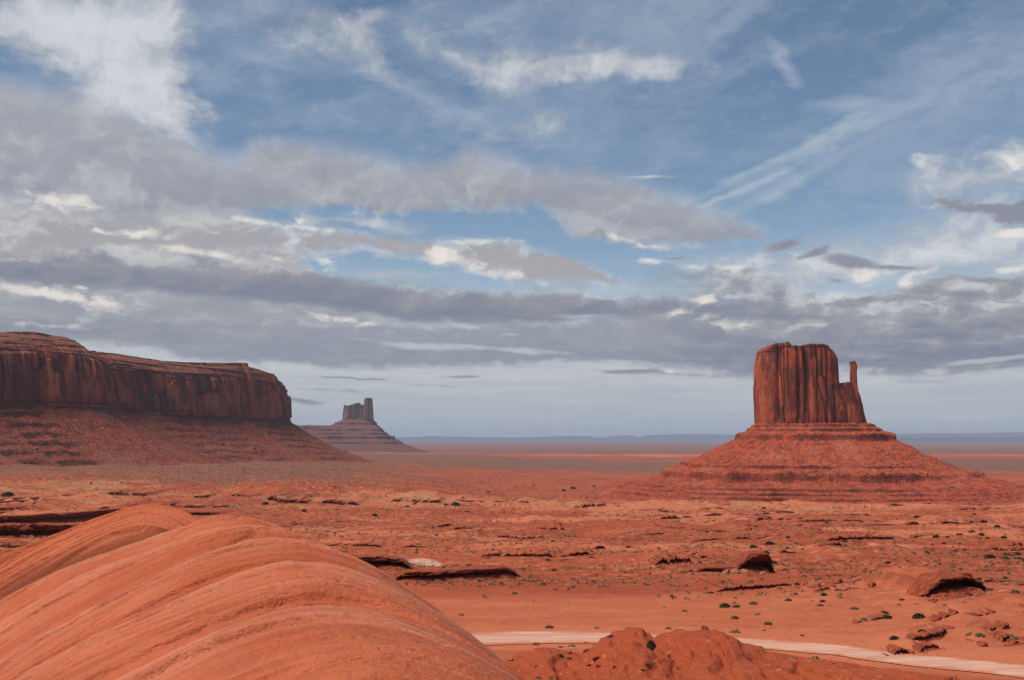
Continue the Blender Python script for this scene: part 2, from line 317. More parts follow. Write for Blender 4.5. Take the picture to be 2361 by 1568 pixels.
def mat_talus(name, red, brown, grey, sc=1.0, pale=(.42, .2, .13)):
    m, w = new_mat(name); p = pos(w)
    big = w.noise(w.mapping(p, (1 / (60 * sc), 1 / (60 * sc), 1 / (30 * sc))), 1, 5, .6)
    mid = w.noise(w.mapping(p, (1 / (9 * sc),) * 3), 1, 5, .65)
    strata = w.noise(w.mapping(p, (1 / (400 * sc), 1 / (400 * sc), 1 / (2.0 * sc))), 1, 3, .7)
    cell = w.vor(w.mapping(p, (1 / (3.4 * sc),) * 3), 1)
    cid = w.vor(w.mapping(p, (1 / (3.4 * sc),) * 3), 1, out=1)
    cr = w.n('ShaderNodeSeparateColor', {0: cid}).outputs[0]
    c = w.mix(w.mr(mid, .40, .62), red, brown)
    c = w.mix(w.m('MULTIPLY', w.mr(big, .52, .68), .7), c, grey)
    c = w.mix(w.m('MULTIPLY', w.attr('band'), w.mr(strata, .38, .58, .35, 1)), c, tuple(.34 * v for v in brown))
    c = w.mix(w.m('MULTIPLY', w.mr(strata, .5, .62), .3), c, tuple(.62 * v for v in red))
    rk = w.m('MULTIPLY', w.m('MULTIPLY', w.mr(cell, .40, .26), w.mr(w.m('ADD', cr, w.m('MULTIPLY', w.m('SUBTRACT', big, .5), 1.6)), .76, .84)), w.m('SUBTRACT', 1.0, w.attr('band')))
    c = w.mix(w.m('MULTIPLY', rk, .75), c, pale)
    sh = w.m('MULTIPLY', w.mr(cell, .5, .2), w.mr(cr, .3, .5))
    h = w.m('ADD', w.m('MULTIPLY', sh, .7), w.m('ADD', mid, w.m('MULTIPLY', strata, .3)))
    finish(w, c, .95, h, 2.6 * sc, .9)
    return m
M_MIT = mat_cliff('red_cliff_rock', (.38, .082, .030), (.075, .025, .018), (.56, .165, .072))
M_MITT = mat_talus('red_talus', (.40, .074, .030), (.22, .045, .022), (.41, .110, .056), 1.0, (.58, .26, .16))
M_MESA = mat_cliff('brown_cliff_rock', (.39, .115, .064), (.088, .038, .030), (.52, .200, .122), 2.0, .53)
M_MESAT = mat_talus('brown_talus', (.25, .055, .029), (.14, .040, .025), (.20, .085, .055), 1.4, (.42, .19, .13))
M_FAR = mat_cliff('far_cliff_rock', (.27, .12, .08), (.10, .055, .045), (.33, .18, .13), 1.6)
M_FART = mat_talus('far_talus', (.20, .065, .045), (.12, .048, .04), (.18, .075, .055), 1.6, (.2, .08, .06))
M_LEDGE = mat_talus('ledge_rock', (.36, .076, .032), (.21, .045, .022), (.33, .090, .048), .12, (.50, .19, .11))
M_BLOCK = mat_talus('fallen_block_rock', (.36, .14, .085), (.28, .10, .06), (.34, .15, .1), .5, (.42, .2, .13))

def mat_ground():
    m, w = new_mat('desert_ground'); p = pos(w)
    nz = w.n('ShaderNodeSeparateXYZ', {0: w.n('ShaderNodeNewGeometry').outputs['True Normal']}).outputs[2]
    big = w.noise(w.mapping(p, (1 / 90, 1 / 55, .02)), 1, 6, .6)
    mid = w.noise(w.mapping(p, (1 / 11, 1 / 8, .1)), 1, 6, .65)
    huge = w.noise(w.mapping(p, (1 / 900, 1 / 420, 0)), 1, 5, .6)
    fine = w.noise(p, 1.3, 5, .65)
    grain = w.noise(p, 7.0, 3, .6)
    red = (.43, .092, .034); deep = (.28, .050, .020); sand = (.56, .165, .075); pale = (.62, .38, .27); scrub = (.150, .086, .054); rock = (.13, .038, .023); straw = (.46, .25, .115)
    c = w.mix(w.mr(w.m('ADD', w.m('MULTIPLY', big, .6), w.m('MULTIPLY', mid, .4)), .36, .62), red, deep)
    c = w.mix(w.m('MULTIPLY', w.mr(mid, .48, .68), .55), c, sand)
    c = w.mix(w.mr(w.m('ADD', w.attr('sand'), w.m('MULTIPLY', w.m('SUBTRACT', mid, .5), .7)), .25, .85, 0, .9), c, sand)
    c = w.mix(w.mr(w.m('ADD', w.attr('mound'), w.m('MULTIPLY', w.m('SUBTRACT', mid, .5), .5)), .3, .8, 0, .85), c, (.36, .068, .025))
    sc = w.m('ADD', w.attr('scrub'), w.m('ADD', w.m('MULTIPLY', w.m('SUBTRACT', huge, .5), .5), w.m('MULTIPLY', w.m('SUBTRACT', mid, .5), .9)))
    c = w.mix(w.mr(sc, .3, .95, 0, .85), c, scrub)
    st = w.m('ADD', w.attr('straw'), w.m('ADD', w.m('MULTIPLY', w.m('SUBTRACT', mid, .5), 1.2), w.m('MULTIPLY', w.m('SUBTRACT', fine, .5), 1.0)))
    c = w.mix(w.mr(st, .45, .9, 0, .6), c, straw)
    # small tufts as spots of vegetation
    v1 = w.vor(w.mapping(p, (.30, .30, 0)), 1); i1 = w.n('ShaderNodeSeparateColor', {0: w.vor(w.mapping(p, (.30, .30, 0)), 1, out=1)}).outputs[0]
    spot = w.m('MULTIPLY', w.mr(v1, .26, .16), w.mr(i1, .62, .66))
    c = w.mix(w.m('MULTIPLY', w.m('MULTIPLY', spot, w.attr('veg')), .75), c, (.12, .078, .038))
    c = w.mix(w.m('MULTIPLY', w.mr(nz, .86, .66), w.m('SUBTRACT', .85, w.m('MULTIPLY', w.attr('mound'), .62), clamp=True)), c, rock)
    c = w.mix(w.mr(w.m('ADD', w.attr('pale'), w.m('MULTIPLY', w.m('SUBTRACT', fine, .5), .3)), .35, .75), c, pale)
    c = w.mix(w.mr(fine, .35, .7, 0, .25), c, tuple(.7 * v for v in deep))
    # loose stones, pale and dark
    for sc_, col_, lo in ((.55, (.60, .29, .19), .80), (.9, (.20, .052, .028), .74)):
        vd = w.vor(w.mapping(p, (sc_, sc_, 0), loc=(sc_ * 9, 0, 0)), 1); vc = w.n('ShaderNodeSeparateColor', {0: w.vor(w.mapping(p, (sc_, sc_, 0), loc=(sc_ * 9, 0, 0)), 1, out=1)}).outputs[1]
        c = w.mix(w.m('MULTIPLY', w.m('MULTIPLY', w.mr(vd, .36, .26), w.mr(vc, lo, lo + .03)), w.m('MULTIPLY', w.attr('veg'), .8)), c, col_)
    for sc_, col_, lo in ((2.2, (.52, .19, .10), .84), (3.4, (.15, .034, .017), .72), (5.0, (.50, .16, .08), .70)):
        mv = w.mapping(p, (sc_, sc_, sc_ * 1.3)); vd = w.vor(mv, 1); vc = w.n('ShaderNodeSeparateColor', {0: w.vor(mv, 1, out=1)}).outputs[1]
        c = w.mix(w.m('MULTIPLY', w.m('MULTIPLY', w.mr(vd, .38, .26), w.mr(vc, lo, lo + .03)), w.m('MULTIPLY', w.attr('mound'), .38)), c, col_)
    rub = w.noise(w.mapping(p, (.30, .22, .3)), 1, 6, .75)
    c = w.mix(w.m('MULTIPLY', w.mr(rub, .52, .62), w.m('MULTIPLY', w.attr('veg'), .70)), c, tuple(.5 * v for v in deep))
    c = w.mix(w.m('MULTIPLY', w.mr(rub, .47, .36), w.m('MULTIPLY', w.attr('veg'), .55)), c, (.62, .235, .125))
    h = w.m('ADD', w.m('MULTIPLY', mid, 1.6), w.m('ADD', w.m('MULTIPLY', fine, .5), w.m('ADD', w.m('MULTIPLY', rub, w.m('MULTIPLY', w.attr('veg'), 1.2)), w.m('MULTIPLY', grain, .1))))
    finish(w, c, .95, h, .6, .9)
    return m
M_GROUND = mat_ground()
def mat_road():
    m, w = new_mat('graded_dirt_road'); p = pos(w)
    a = w.attr('across')
    n1 = w.noise(w.mapping(p, (.12, .5, .1)), 1, 5, .6); n2 = w.noise(p, 1.5, 4, .6)
    c = w.mix(w.mr(n1, .3, .7), (.62, .36, .265), (.52, .25, .165))
    e = w.m('ADD', w.m('ABSOLUTE', a), w.m('ADD', w.m('MULTIPLY', w.m('SUBTRACT', n1, .5), 1.1), w.m('MULTIPLY', w.m('SUBTRACT', n2, .5), .5)))
    c = w.mix(w.m('MULTIPLY', w.mr(w.m('ABSOLUTE', w.m('SUBTRACT', w.m('ABSOLUTE', a), .33)), .13, .03), .35), c, (.46, .2, .125))
    c = w.mix(w.mr(e, .50, .95), c, (.50, .165, .085))
    c = w.mix(w.mr(n2, .45, .75, 0, .25), c, (.45, .2, .13))
    finish(w, c, .95, w.m('ADD', n1, w.m('MULTIPLY', n2, .3)), .15, .7)
    return m
M_ROAD = mat_road()
def mat_slick():
    m, w = new_mat('cross_bedded_sandstone'); p = pos(w)
    s = w.attr('bed'); u = w.attr('across')
    wob = w.m('MULTIPLY', w.m('SUBTRACT', w.noise(p, .45, 4, .6), .5), .5)
    v = w.n('ShaderNodeCombineXYZ', {0: w.m('ADD', s, wob), 1: w.m('MULTIPLY', u, .10), 2: 0.0}).outputs[0]
    lam = w.noise(w.mapping(v, (1.7, .5, 1)), 1, 6, .72)
    lamf = w.noise(w.mapping(v, (11, 1.2, 1)), 1, 4, .7)
    med0 = w.noise(w.mapping(p, (.8, .8, 1)), 1, 5, .65)
    big = w.noise(p, .34, 5, .6); fine = w.noise(p, 9, 5, .7); med = w.noise(w.mapping(p, (1.1, 1.1, 1.6)), 1.6, 5, .65)
    c = w.mix(w.mr(big, .34, .66), (.55, .142, .063), (.45, .094, .035))
    c = w.mix(w.m('MULTIPLY', w.mr(w.m('ADD', w.attr('lip_light'), w.m('MULTIPLY', w.m('SUBTRACT', med0, .5), .9)), .15, .85), .55), c, (.64, .245, .145))  # paler towards bed lips: light and shade put into the bedding colour
    c = w.mix(w.m('MULTIPLY', w.attr('back'), .6), c, (.54, .135, .055))
    c = w.mix(w.mr(lam, .46, .64, 0, .62), c, (.33, .070, .028))
    lam2 = w.noise(w.mapping(v, (5.5, .8, 1), loc=(3, 0, 0)), 1, 5, .7)
    c = w.mix(w.mr(lam2, .50, .66, 0, .34), c, (.66, .245, .14))
    c = w.mix(w.mr(lam2, .46, .34, 0, .30), c, (.34, .072, .030))
    c = w.mix(w.mr(lamf, .5, .7, 0, .16), c, (.52, .17, .085))
    c = w.mix(w.mr(med, .55, .75, 0, .45), c, (.35, .112, .066))
    c = w.mix(w.mr(fine, .42, .72, 0, .28), c, (.30, .07, .03))
    vv = w.vor(p, .9); vi = w.n('ShaderNodeSeparateColor', {0: w.vor(p, .9, out=1)}).outputs[0]
    c = w.mix(w.m('MULTIPLY', w.mr(w.m('ADD', vv, w.m('MULTIPLY', fine, .05)), .085, .06), w.mr(vi, .93, .94)), c, (.72, .66, .6))
    h = w.m('ADD', w.m('MULTIPLY', lam, .7), w.m('ADD', w.m('MULTIPLY', lamf, .18), w.m('ADD', w.m('MULTIPLY', fine, .30), w.m('MULTIPLY', med, .5))))
    finish(w, c, .9, h, .20, .9)
    return m
M_SLICK = mat_slick()
def mat_leaf(name, a, b):
    m, w = new_mat(name)
    r = w.n('ShaderNodeObjectInfo').outputs['Random']; n = w.noise(pos(w), 3.0, 2, .6)
    c = w.mix(w.m('ADD', w.m('MULTIPLY', r, .6), w.m('MULTIPLY', n, .4)), a, b)
    finish(w, c, .8)
    return m
M_JUN = mat_leaf('juniper_foliage', (.026, .036, .013), (.055, .058, .022))
M_SAGE = mat_leaf('sage_foliage', (.075, .070, .036), (.165, .135, .078))
M_STRAW = mat_leaf('dry_straw', (.24, .145, .050), (.33, .19, .08))
M_BARK = mat_leaf('grey_bark', (.09, .06, .045), (.13, .09, .07))
M_HILL = new_mat('distant_rock')[0]
finish(NT(M_HILL.node_tree), (.075, .055, .055), .95)

# ------------------------------------------------------------------ terrain height
BASE = [(0, -3.4), (5, -4.2), (15, -6.2), (30, -9.6), (50, -13.0), (75, -16.5), (105, -19.3), (190, -24.6), (340, -31.6), (550, -41.0), (850, -53.5), (1300, -69.0), (2100, -76.5),
        (3200, -82), (4500, -87.5), (9000, -98.0), (25000, -112.0), (60000, -118.0)]
_bl = np.log(np.array([b[0] for b in BASE]) + 8.0); _bz = np.array([b[1] for b in BASE], float)
_xs = np.linspace(_bl[0], _bl[-1], 2000); _ys = np.interp(_xs, _bl, _bz)
_k = np.hanning(121); _k /= _k.sum()
_ys = np.convolve(np.pad(_ys, 60, mode='edge'), _k, 'valid')
def profile(d): return np.interp(np.log(np.maximum(d, 0) + 8.0), _xs, _ys)
def px2dir(px, py): return (px - 512) / F, (HY - py) / F     # X/Y and Z/Y
ROAD_PX = [(-700, 689, 70), (-200, 665, 84), (120, 650.5, 96), (330, 643.8, 104), (470, 639.5, 107), (545, 637.5, 108.5), (620, 638.5, 108), (690, 641.5, 106), (748, 643.5, 103.5), (835, 650.5, 98.5), (905, 659.5, 92), (1030, 672.5, 84.5), (1160, 690, 76), (1300, 720, 64), (1650, 745, 52)]
def road_line():
    P = np.array([((x - 512) / F * d, d) for x, y, d in ROAD_PX]); Z = np.array([(HY - y) / F * d for x, y, d in ROAD_PX])
    t = np.linspace(0, len(P) - 1, 560); i = np.arange(len(P))
    def cr(v):
        k = np.minimum(t.astype(int), len(P) - 2); f = t - k
        p0 = v[np.maximum(k - 1, 0)]; p1 = v[k]; p2 = v[k + 1]; p3 = v[np.minimum(k + 2, len(P) - 1)]
        return .5 * (2 * p1 + (p2 - p0) * f + (2 * p0 - 5 * p1 + 4 * p2 - p3) * f ** 2 + (3 * p1 - p0 - 3 * p2 + p3) * f ** 3)
    return cr(P[:, 0]), cr(P[:, 1]), cr(Z)
RX, RY, RZ = road_line()
CREST = np.array([(-9, 64, .0), (-4, 63, .4), (-1.6, 62.5, 1.5), (-.5, 62, 2.15), (1.2, 61, 3.0), (2.1, 61, 3.05), (3.6, 61, 2.65), (6.2, 60, 4.25), (7.0, 60, 4.2), (7.8, 60, 3.7), (8.9, 59.5, 4.05), (10.7, 59, 4.15), (12.2, 58, 3.4), (13.7, 57, 2.85), (15.4, 56, 2.7), (16.5, 55, 2.5),
    (18.9, 52, 2.2), (24, 47, 1.5), (34, 40, .9)])   # x, y, height of the hummock crest before the road
LEDGES = []           # x0, x1, xs, ys, height, run of the bench behind, margin, recess
def add_ledge(pts, h, run=(25, 70), rec=.7, gap=False, hp=None):
    P = []
    for px, py in pts:
        a, b = px2dir(px, py); d = np.geomspace(40, 4000, 4000)
        ax = px; zz = H0(a * d, d) - b * d
        i = int(np.argmax(zz >= 0)) if (zz >= 0).any() else 0
        P.append((a * d[i], d[i]))
    P = np.array(P)
    LEDGES.append(dict(x=P[:, 0], y=P[:, 1], h=h, run=run, rec=rec, x0=P[0, 0], x1=P[-1, 0], gap=gap, hp=np.array(hp if hp is not None else [1.0] * len(P))))
    return len(LEDGES) - 1
def ledge_taper(g, xs):
    mg = .22 * (g['x1'] - g['x0'])
    tp = sst(g['x0'] - .2 * mg, g['x0'] + mg, xs) * sst(g['x1'] + .2 * mg, g['x1'] - .6 * mg, xs)
    if g['gap']:
        q = (xs - g['x0']) / (g['x1'] - g['x0'])
        tp = tp * sst(-.22, .10, fbm2(q * 5 + g['x0'], q * 0 + g['h'] * 7, 4, .45)) * (.6 + .5 * np.abs(perlin2(q * 14 + g['x0'], q * 0, .2)))
    return tp
def H0(x, y):
    x = np.asarray(x, float); y = np.asarray(y, float)
    d = np.maximum(y, .86 * np.hypot(x, y)); ax = x / np.maximum(d, 1.0) * F + 512
    return profile(d) + 33 * sst(640, 240, ax) * sst(420, 1250, d) * sst(9000, 3200, d) - 10 * sst(540, 680, ax) * sst(1100, 960, ax) * sst(930, 1180, d) * sst(3000, 1900, d) + (1.2 + 3.0 * fbm2(x / 70, y / 90, 3, .28)) * np.exp(-((y - (800 + .12 * x)) / 75) ** 2) * sst(430, 640, ax)
def H(x, y, masks=False, bench=True):
    x = np.asarray(x, float); y = np.asarray(y, float)
    r = np.hypot(x, y); d = np.maximum(y, .86 * r)
    ax = x / np.maximum(d, 1.0) * F + 512                   # bearing in pixel units (a world bearing)
    left = sst(640, 240, ax) * sst(420, 1250, d) * sst(9000, 3200, d)
    z = H0(x, y)
    raise_ = np.zeros(x.shape); nearl = np.zeros(x.shape); face = np.zeros(x.shape)
    for g in LEDGES:
        mg = .22 * (g['x1'] - g['x0']); rn = g['run']
        mm = (x > g['x0'] - mg) & (x < g['x1'] + mg) & (y > g['y'].min() - 30) & (y < g['y'].max() + rn[1] + 5)
        if not mm.any(): continue
        xs = x[mm]; t = y[mm] - np.interp(xs, g['x'], g['y'])
        tp = ledge_taper(g, xs)
        h = g['h'] * np.interp(xs, g['x'], g['hp']); r0 = g['rec'] * g['h'] + .4
        mg2 = mg + 1.2 * g['h']; tps = sst(g['x0'] - .2 * mg, g['x0'] + mg2, xs) * sst(g['x1'] + .2 * mg, g['x1'] - mg2, xs)
        st = tp * sst(r0, r0 + .8 + .009 * g['y'].mean(), t); gp = np.clip(tp / np.maximum(tps, .05), 0, 1)
        up = np.where(t < rn[0], st + (1 - gp) * (tps - tp).clip(0) * sst(0, rn[0], t), tps) if g['gap'] else np.minimum(st, np.maximum(tps, .25 * tp))
        raise_[mm] = np.maximum(raise_[mm], h * up * (1 - sst(rn[0], rn[1], t)))
        nearl[mm] = np.maximum(nearl[mm], sst(-28, -6, t) * (1 - sst(6, rn[1], t)) * sst(g['x0'] - mg, g['x0'], xs) * sst(g['x1'] + mg, g['x1'], xs))
    # rolling relief that grows with distance
    road_d = np.full(x.shape, 1e3)
    near = (d < 190)
    roadz = np.zeros(x.shape)
    if near.any():
        xs, ys = x[near], y[near]; best = np.full(xs.shape, 1e3); bz = np.zeros(xs.shape)
        for i in range(0, len(RX), 3):
            q = np.hypot(xs - RX[i], ys - RY[i]); mm = q < best; best[mm] = q[mm]; bz[mm] = RZ[i]
        road_d[near] = best; roadz[near] = bz
    calm = sst(150, 260, d + 40 * fbm2(x / 90, y / 70, 2, .2) + 25 * sst(700, 900, ax))
    amp = np.interp(d, [100, 200, 500, 900, 1500, 4000, 12000, 40000], [.6, 3.4, 6.0, 7.0, 6.0, 6.0, 8.0, 10.0])
    n1 = fbm2(x / 95, y / 60, 4, .31); n2 = fbm2(x / 420, y / 260, 3, .52)
    rel = amp * (.8 * n1 + .8 * n2) * (.12 + .88 * calm)
    z = z + rel * (1 - .9 * nearl)
    z = z + (.30 + .75 * calm) * fbm2(x / 19, y / 12, 5, .77) * (1 - .6 * nearl)
    # low rock ledges: contour terraces where the rock comes near the surface
    tm = sst(-.12, .16, fbm2(x / 210 + 5, y / 120, 3, .63)) * calm * sst(2200, 1200, d) * (1 - nearl)
    step = 1.8 + .9 * sst(400, 900, d)
    q = (z + 1.1 * fbm2(x / 46, y / 30, 3, .9)) / step; f = q - np.floor(q)
    ter = step * (np.floor(q) + .18 * f + .82 * sst(.80, .97, f)) - 1.1 * fbm2(x / 46, y / 30, 3, .9)
    z = z * (1 - tm) + ter * tm
    # gullies on the left plain
    # low sandy ridge in front of the big butte
    hill = np.exp(-(((x - 62) / 21) ** 2 + ((y - 150) / 26) ** 2)); z = z + 2.6 * hill
    if bench: z = z + raise_
    # mound of dark earth
    cy = np.interp(x, CREST[:, 0], CREST[:, 1]); ch = np.interp(x + .5 * perlin2(x / 1.5, y / 4, .6), CREST[:, 0], CREST[:, 2]) * (x < 45)
    tt = y - cy
    g = np.where(tt > 0, np.exp(-(tt / 4.2) ** 2), np.exp(-(np.abs(tt) / 13.0) ** 2))
    mk = g * sst(.15, 1.4, ch)
    spur = np.abs(fbm2(x / 3.4 + .5 * fbm2(x / 5, y / 5, 2, .3), y / 11, 3, .15))
    z = z + g * ch * (1 - .22 * (1 - g)) - mk * (.9 * (.22 - spur).clip(0) * 3.0) * sst(-.6, -4.5, tt) + mk * (.16 * fbm2(x / 2.6, y / 2.6, 4, .44) + .12 * np.abs(fbm2(x / .9, y / .9, 4, .9)))
    qm = z / .38; z = z * (1 - .55 * mk) + .55 * mk * .38 * (np.floor(qm) + sst(.55, .95, qm - np.floor(qm)))
    # the road bed
    rb = sst(9.0, 4.2, road_d)
    z = z * (1 - rb) + (roadz + .0) * rb
    if not masks: return z
    M = {}
    sandy = .80 * sst(-.05, .35, fbm2(x / 170, y / 70, 3, .81)) * sst(200, 320, d) * sst(1100, 800, d)
    sandy = sandy + .85 * np.exp(-((y - (800 + .12 * x + 60 * fbm2(x / 90, y / 60, 3, .6))) / 100) ** 2) * sst(330, 560, ax) + .55 * np.exp(-((y - 520) / 170) ** 2) * sst(800, 960, ax)
    sandy = sandy + .62 * sst(190, 150, d) * sst(60, 95, d) * (1 - mk) + .5 * sst(14, 6, road_d)
    M['sand'] = sandy
    M['mound'] = mk + .35 * sst(85, 60, d) + .62 * hill
    far = sst(1500, 3200, d)
    w1 = np.log(np.maximum(d, 1))
    green = np.exp(-((w1 - math.log(3100) + .12 * fbm2(x / 900, y / 500, 3, .5)) / .20) ** 2) * sst(350, 470, ax) + .5 * np.exp(-((w1 - math.log(7600)) / .14) ** 2)
    M['scrub'] = .90 * left * sst(480, 900, d) + (.74 + .8 * fbm2(x / 1300, y / 500, 4, .35)) * sst(2300, 3600, d) * (1 - .9 * np.exp(-((w1 - math.log(5600)) / .16) ** 2)) + 1.0 * green + .25 * sst(400, 1200, d) * sst(-.2, .4, fbm2(x / 260, y / 150, 3, .4)) + .4 * sst(12000, 20000, d)
    M['straw'] = (.50 * np.exp(-((y - (800 + .12 * x)) / 150) ** 2) + .5 * sst(-.1, .4, fbm2(x / 140, y / 60, 3, .22)) * sst(180, 330, d) * sst(1500, 800, d)) * (1 - tm)
    pk = np.exp(-((w1 - math.log(5600)) / .13) ** 2) + .6 * np.exp(-((w1 - math.log(10000)) / .10) ** 2)
    M['sand'] = M['sand'] + .75 * pk * sst(-.3, .2, fbm2(x / 1500, y / 900, 3, .7))
    M['veg'] = np.clip(sst(150, 260, d + 30 * fbm2(x / 40, y / 30, 3, .5)) * sst(5000, 1500, d) * (.40 + .60 * sst(-.3, .3, fbm2(x / 120, y / 60, 3, .12))) + .65 * hill - mk + .10, 0, 1)
    wx, wy = -21.6, 246.0
    M['pale'] = np.exp(-(((x - wx) / 6.5) ** 2 + ((y - wy) / 8) ** 2) ** 2) + .55 * sst(9.5, 5.0, road_d) * (x < 25) * 0
    return z, M
_dd = np.geomspace(28, 20000, 3000)
def at(px, py):
    """Ground point seen along the bearing of a picture point."""
    a, b = px2dir(px, py)
    hz = H(a * _dd, _dd) - b * _dd
    hit = np.where((hz[1:] >= 0) & (hz[:-1] < 0))[0]
    if len(hit) == 0:
        i = int(np.argmin(np.abs(hz))); return np.array([a * _dd[i], _dd[i], b * _dd[i]])
    i = hit[0]; t = -hz[i] / (hz[i + 1] - hz[i]); d = _dd[i] + t * (_dd[i + 1] - _dd[i])
    return np.array([a * d, d, b * d])

D2 = lambda x, y: (x * 1024 / 2361, y * 1024 / 2361)
LEDGE_DEFS = []
def led(pts, h, label, run=(25, 70), rec=.7, grp=None, **kw):
    LEDGE_DEFS.append((add_ledge([D2(*p) for p in pts], h, run, rec, kw.pop('gap', grp is not None), kw.pop('hp', None)), label, grp, kw))
led([(700, 1312), (830, 1316), (880, 1314), (925, 1313), (960, 1312)], 2.6, 'short dark overhanging ledge above the hollow left of the pale sand patch', (12, 30), .9, hp=[1, 1, .9, .8, .3])
led([(880, 1344), (960, 1344), (1020, 1341), (1090, 1336), (1150, 1332), (1200, 1328)], 1.8, 'long cut bank with a dark undercut lip along the pink sand flat', (14, 40), .8)
led([(1560, 1322), (1640, 1326), (1700, 1330), (1725, 1332), (1755, 1332), (1790, 1330)], 4.3, 'blocky dark overhanging outcrop standing alone in the middle of the plain', (6, 26), .55, hp=[.18, .35, .45, .95, 1, .9])
led([(2085, 1404), (2130, 1408), (2165, 1409), (2200, 1408), (2235, 1406), (2275, 1403)], 2.3, 'dark shelter cave under a slanting rock roof on the right', (16, 50), 1.3, hp=[.2, .6, 1, 1.1, .9, .35], slab=.22)
led([(2130, 1368), (2180, 1371), (2250, 1377)], 1.1, 'thin dark ledge just above the shelter cave', (10, 30), .6)
led([(-160, 1252), (0, 1250), (90, 1250), (180, 1246), (300, 1238)], 5.2, 'big layered dark ledge below the plain at the left picture edge', (10, 22), .8)
led([(-160, 1216), (40, 1214), (200, 1204), (330, 1190), (400, 1184)], 4.6, 'upper dark ledge rising behind the orange outcrop', (30, 80), .8)
led([(380, 1192), (440, 1191), (520, 1192)], 2.2, 'small dark ledge just right of the outcrop summit', (30, 90), .7)
led([(2080, 1484), (2120, 1482), (2160, 1472), (2210, 1458)], .8, 'broken row of tilted slabs on the slope above the road', (4, 14), .5, gap=True)
led([(2040, 1507), (2100, 1502), (2170, 1494)], .6, 'lower broken row of slabs nearest the road on the right', (4, 14), .5, gap=True)
led([(2262, 1492), (2300, 1487), (2335, 1476)], .9, 'stack of dark tilted slabs near the right picture edge', (4, 16), .5, gap=True)
led([(1950, 1347), (2020, 1343), (2095, 1345)], 1.0, 'low ledge on the slope left of the shelter cave', (10, 40), .5)
led([(420, 1152), (520, 1149), (600, 1154), (650, 1157)], 4.4, 'dark red ledge band across the plain below the mesa', (60, 200), .6, gap=True)
led([(670, 1161), (760, 1163), (830, 1166)], 3.2, 'thin ledge band right of the one below the mesa', (60, 200), .6, gap=True)
led([(850, 1226), (920, 1223), (1000, 1226)], 1.8, 'pale edged ledge in the sandy middle distance', (20, 70), .5, gap=True)
led([(1360, 1192), (1440, 1189), (1530, 1194), (1600, 1193)], 2.0, 'low ledge in the sand before the big butte', (40, 120), .5, gap=True)
led([(1500, 1303), (1570, 1300), (1650, 1304)], 1.8, 'rubbly low ledge left of the blocky outcrop', (12, 40), .5, gap=True)
_lr = np.random.default_rng(21)
for _ in range(26):                                  # broken slab rows on the dark slope at the right
    _px, _py = _lr.uniform(1880, 2400), _lr.uniform(1345, 1540); _hw = _lr.uniform(14, 55); _tl = _lr.uniform(-.30, .02)
    if _py > 1455 + (_px - 1900) * .17: continue
    led([(_px - _hw, _py - _tl * _hw), (_px, _py + _lr.uniform(-2, 2)), (_px + _hw, _py + _tl * _hw)], _lr.uniform(.25, .7), 'small row of broken slabs on the dark slope above the road', (4, 14), .5, 'broken slab rows on the slope above the road', slab=.45)
for _ in range(140):                                  # small ledges all over the middle distance
    _d = 150 * (1300 / 150) ** _lr.uniform(); _px = _lr.uniform(-150, 2500); _py = (HY - F * float(profile(_d)) / _d) / (1024 / 2361)
    _hw = _lr.uniform(6, 30) * F / _d / (1024 / 2361) * (1 + _d / 900) * .5; _tl = _lr.uniform(-.05, .05)
    if 1290 < _py < 1450 and 850 < _px < 1650: continue
    if _py > 1300 and _px < 1150: continue
    led([(_px - _hw, _py - _tl * _hw + _lr.uniform(-3, 3)), (_px - .4 * _hw, _py + _lr.uniform(-2, 2)), (_px + .3 * _hw, _py + _lr.uniform(-2, 2)), (_px + _hw, _py + _tl * _hw)], _lr.uniform(.35, 1.1) * (1 + _d / 500), 'low dark rock ledge breaking the red sand of the plain', (15 + _d * .05, 40 + _d * .15), _lr.uniform(.4, .8), 'low rock ledges scattered over the plain')

def build_ground():
    a_f = np.linspace(-30, 30, 1080)
    a_b = np.linspace(30, 330, 76)[1:-1]
    ang = np.radians(np.concatenate([a_f, a_b]))
    rows = np.concatenate([[3.0, 8, 14, 20, 25], np.geomspace(29, 1000, 800), np.geomspace(1000, 58000, 230)[1:]])
    X = rows[:, None] * np.sin(ang)[None, :]; Y = rows[:, None] * np.cos(ang)[None, :]
    Z, M = H(X, Y, True)
    V = np.stack([X, Y, Z], -1).reshape(-1, 3)
    q = grid_quads(len(rows), len(ang), True)[:, ::-1]
    n0 = len(ang); V = np.vstack([V, [[0, 0, float(H(np.array([0.]), np.array([0.1]))[0])]]])
    tr = np.array([[len(V) - 1, (j + 1) % n0, j] for j in range(n0)])
    at_ = {k: np.append(v.ravel(), 0) for k, v in M.items()}
    o = mesh_obj('ground', V, q, tr, M_GROUND, attrs=at_)
    return tag(o, 'red desert floor of sand, low rock ledges and sparse scrub', kind='structure')
build_ground()

def build_road():
    n = len(RX); tx = np.gradient(RX); ty = np.gradient(RY); L = np.hypot(tx, ty); nx, ny = -ty / L, tx / L
    offs = np.linspace(-1, 1, 15); hw = np.interp(RX, [-5, 8, 20, 40], [3.5, 3.2, 2.5, 2.7]) + .4 * fbm2(np.linspace(0, 20, n), np.zeros(n), 3)
    X = RX[:, None] + nx[:, None] * offs * hw[:, None]; Y = RY[:, None] + ny[:, None] * offs * hw[:, None]
    Z = np.maximum(RZ[:, None], H(X, Y)) + .06 + .05 * (1 - offs ** 2)[None, :] + 0 * X
    o = mesh_obj('road', np.stack([X, Y, Z], -1), grid_quads(n, 15)[:, ::-1], None, M_ROAD, attrs={'across': np.broadcast_to(offs, X.shape)})
    tag(o, 'pale graded dirt road crossing the red sand behind the mound', kind='structure')
build_road()

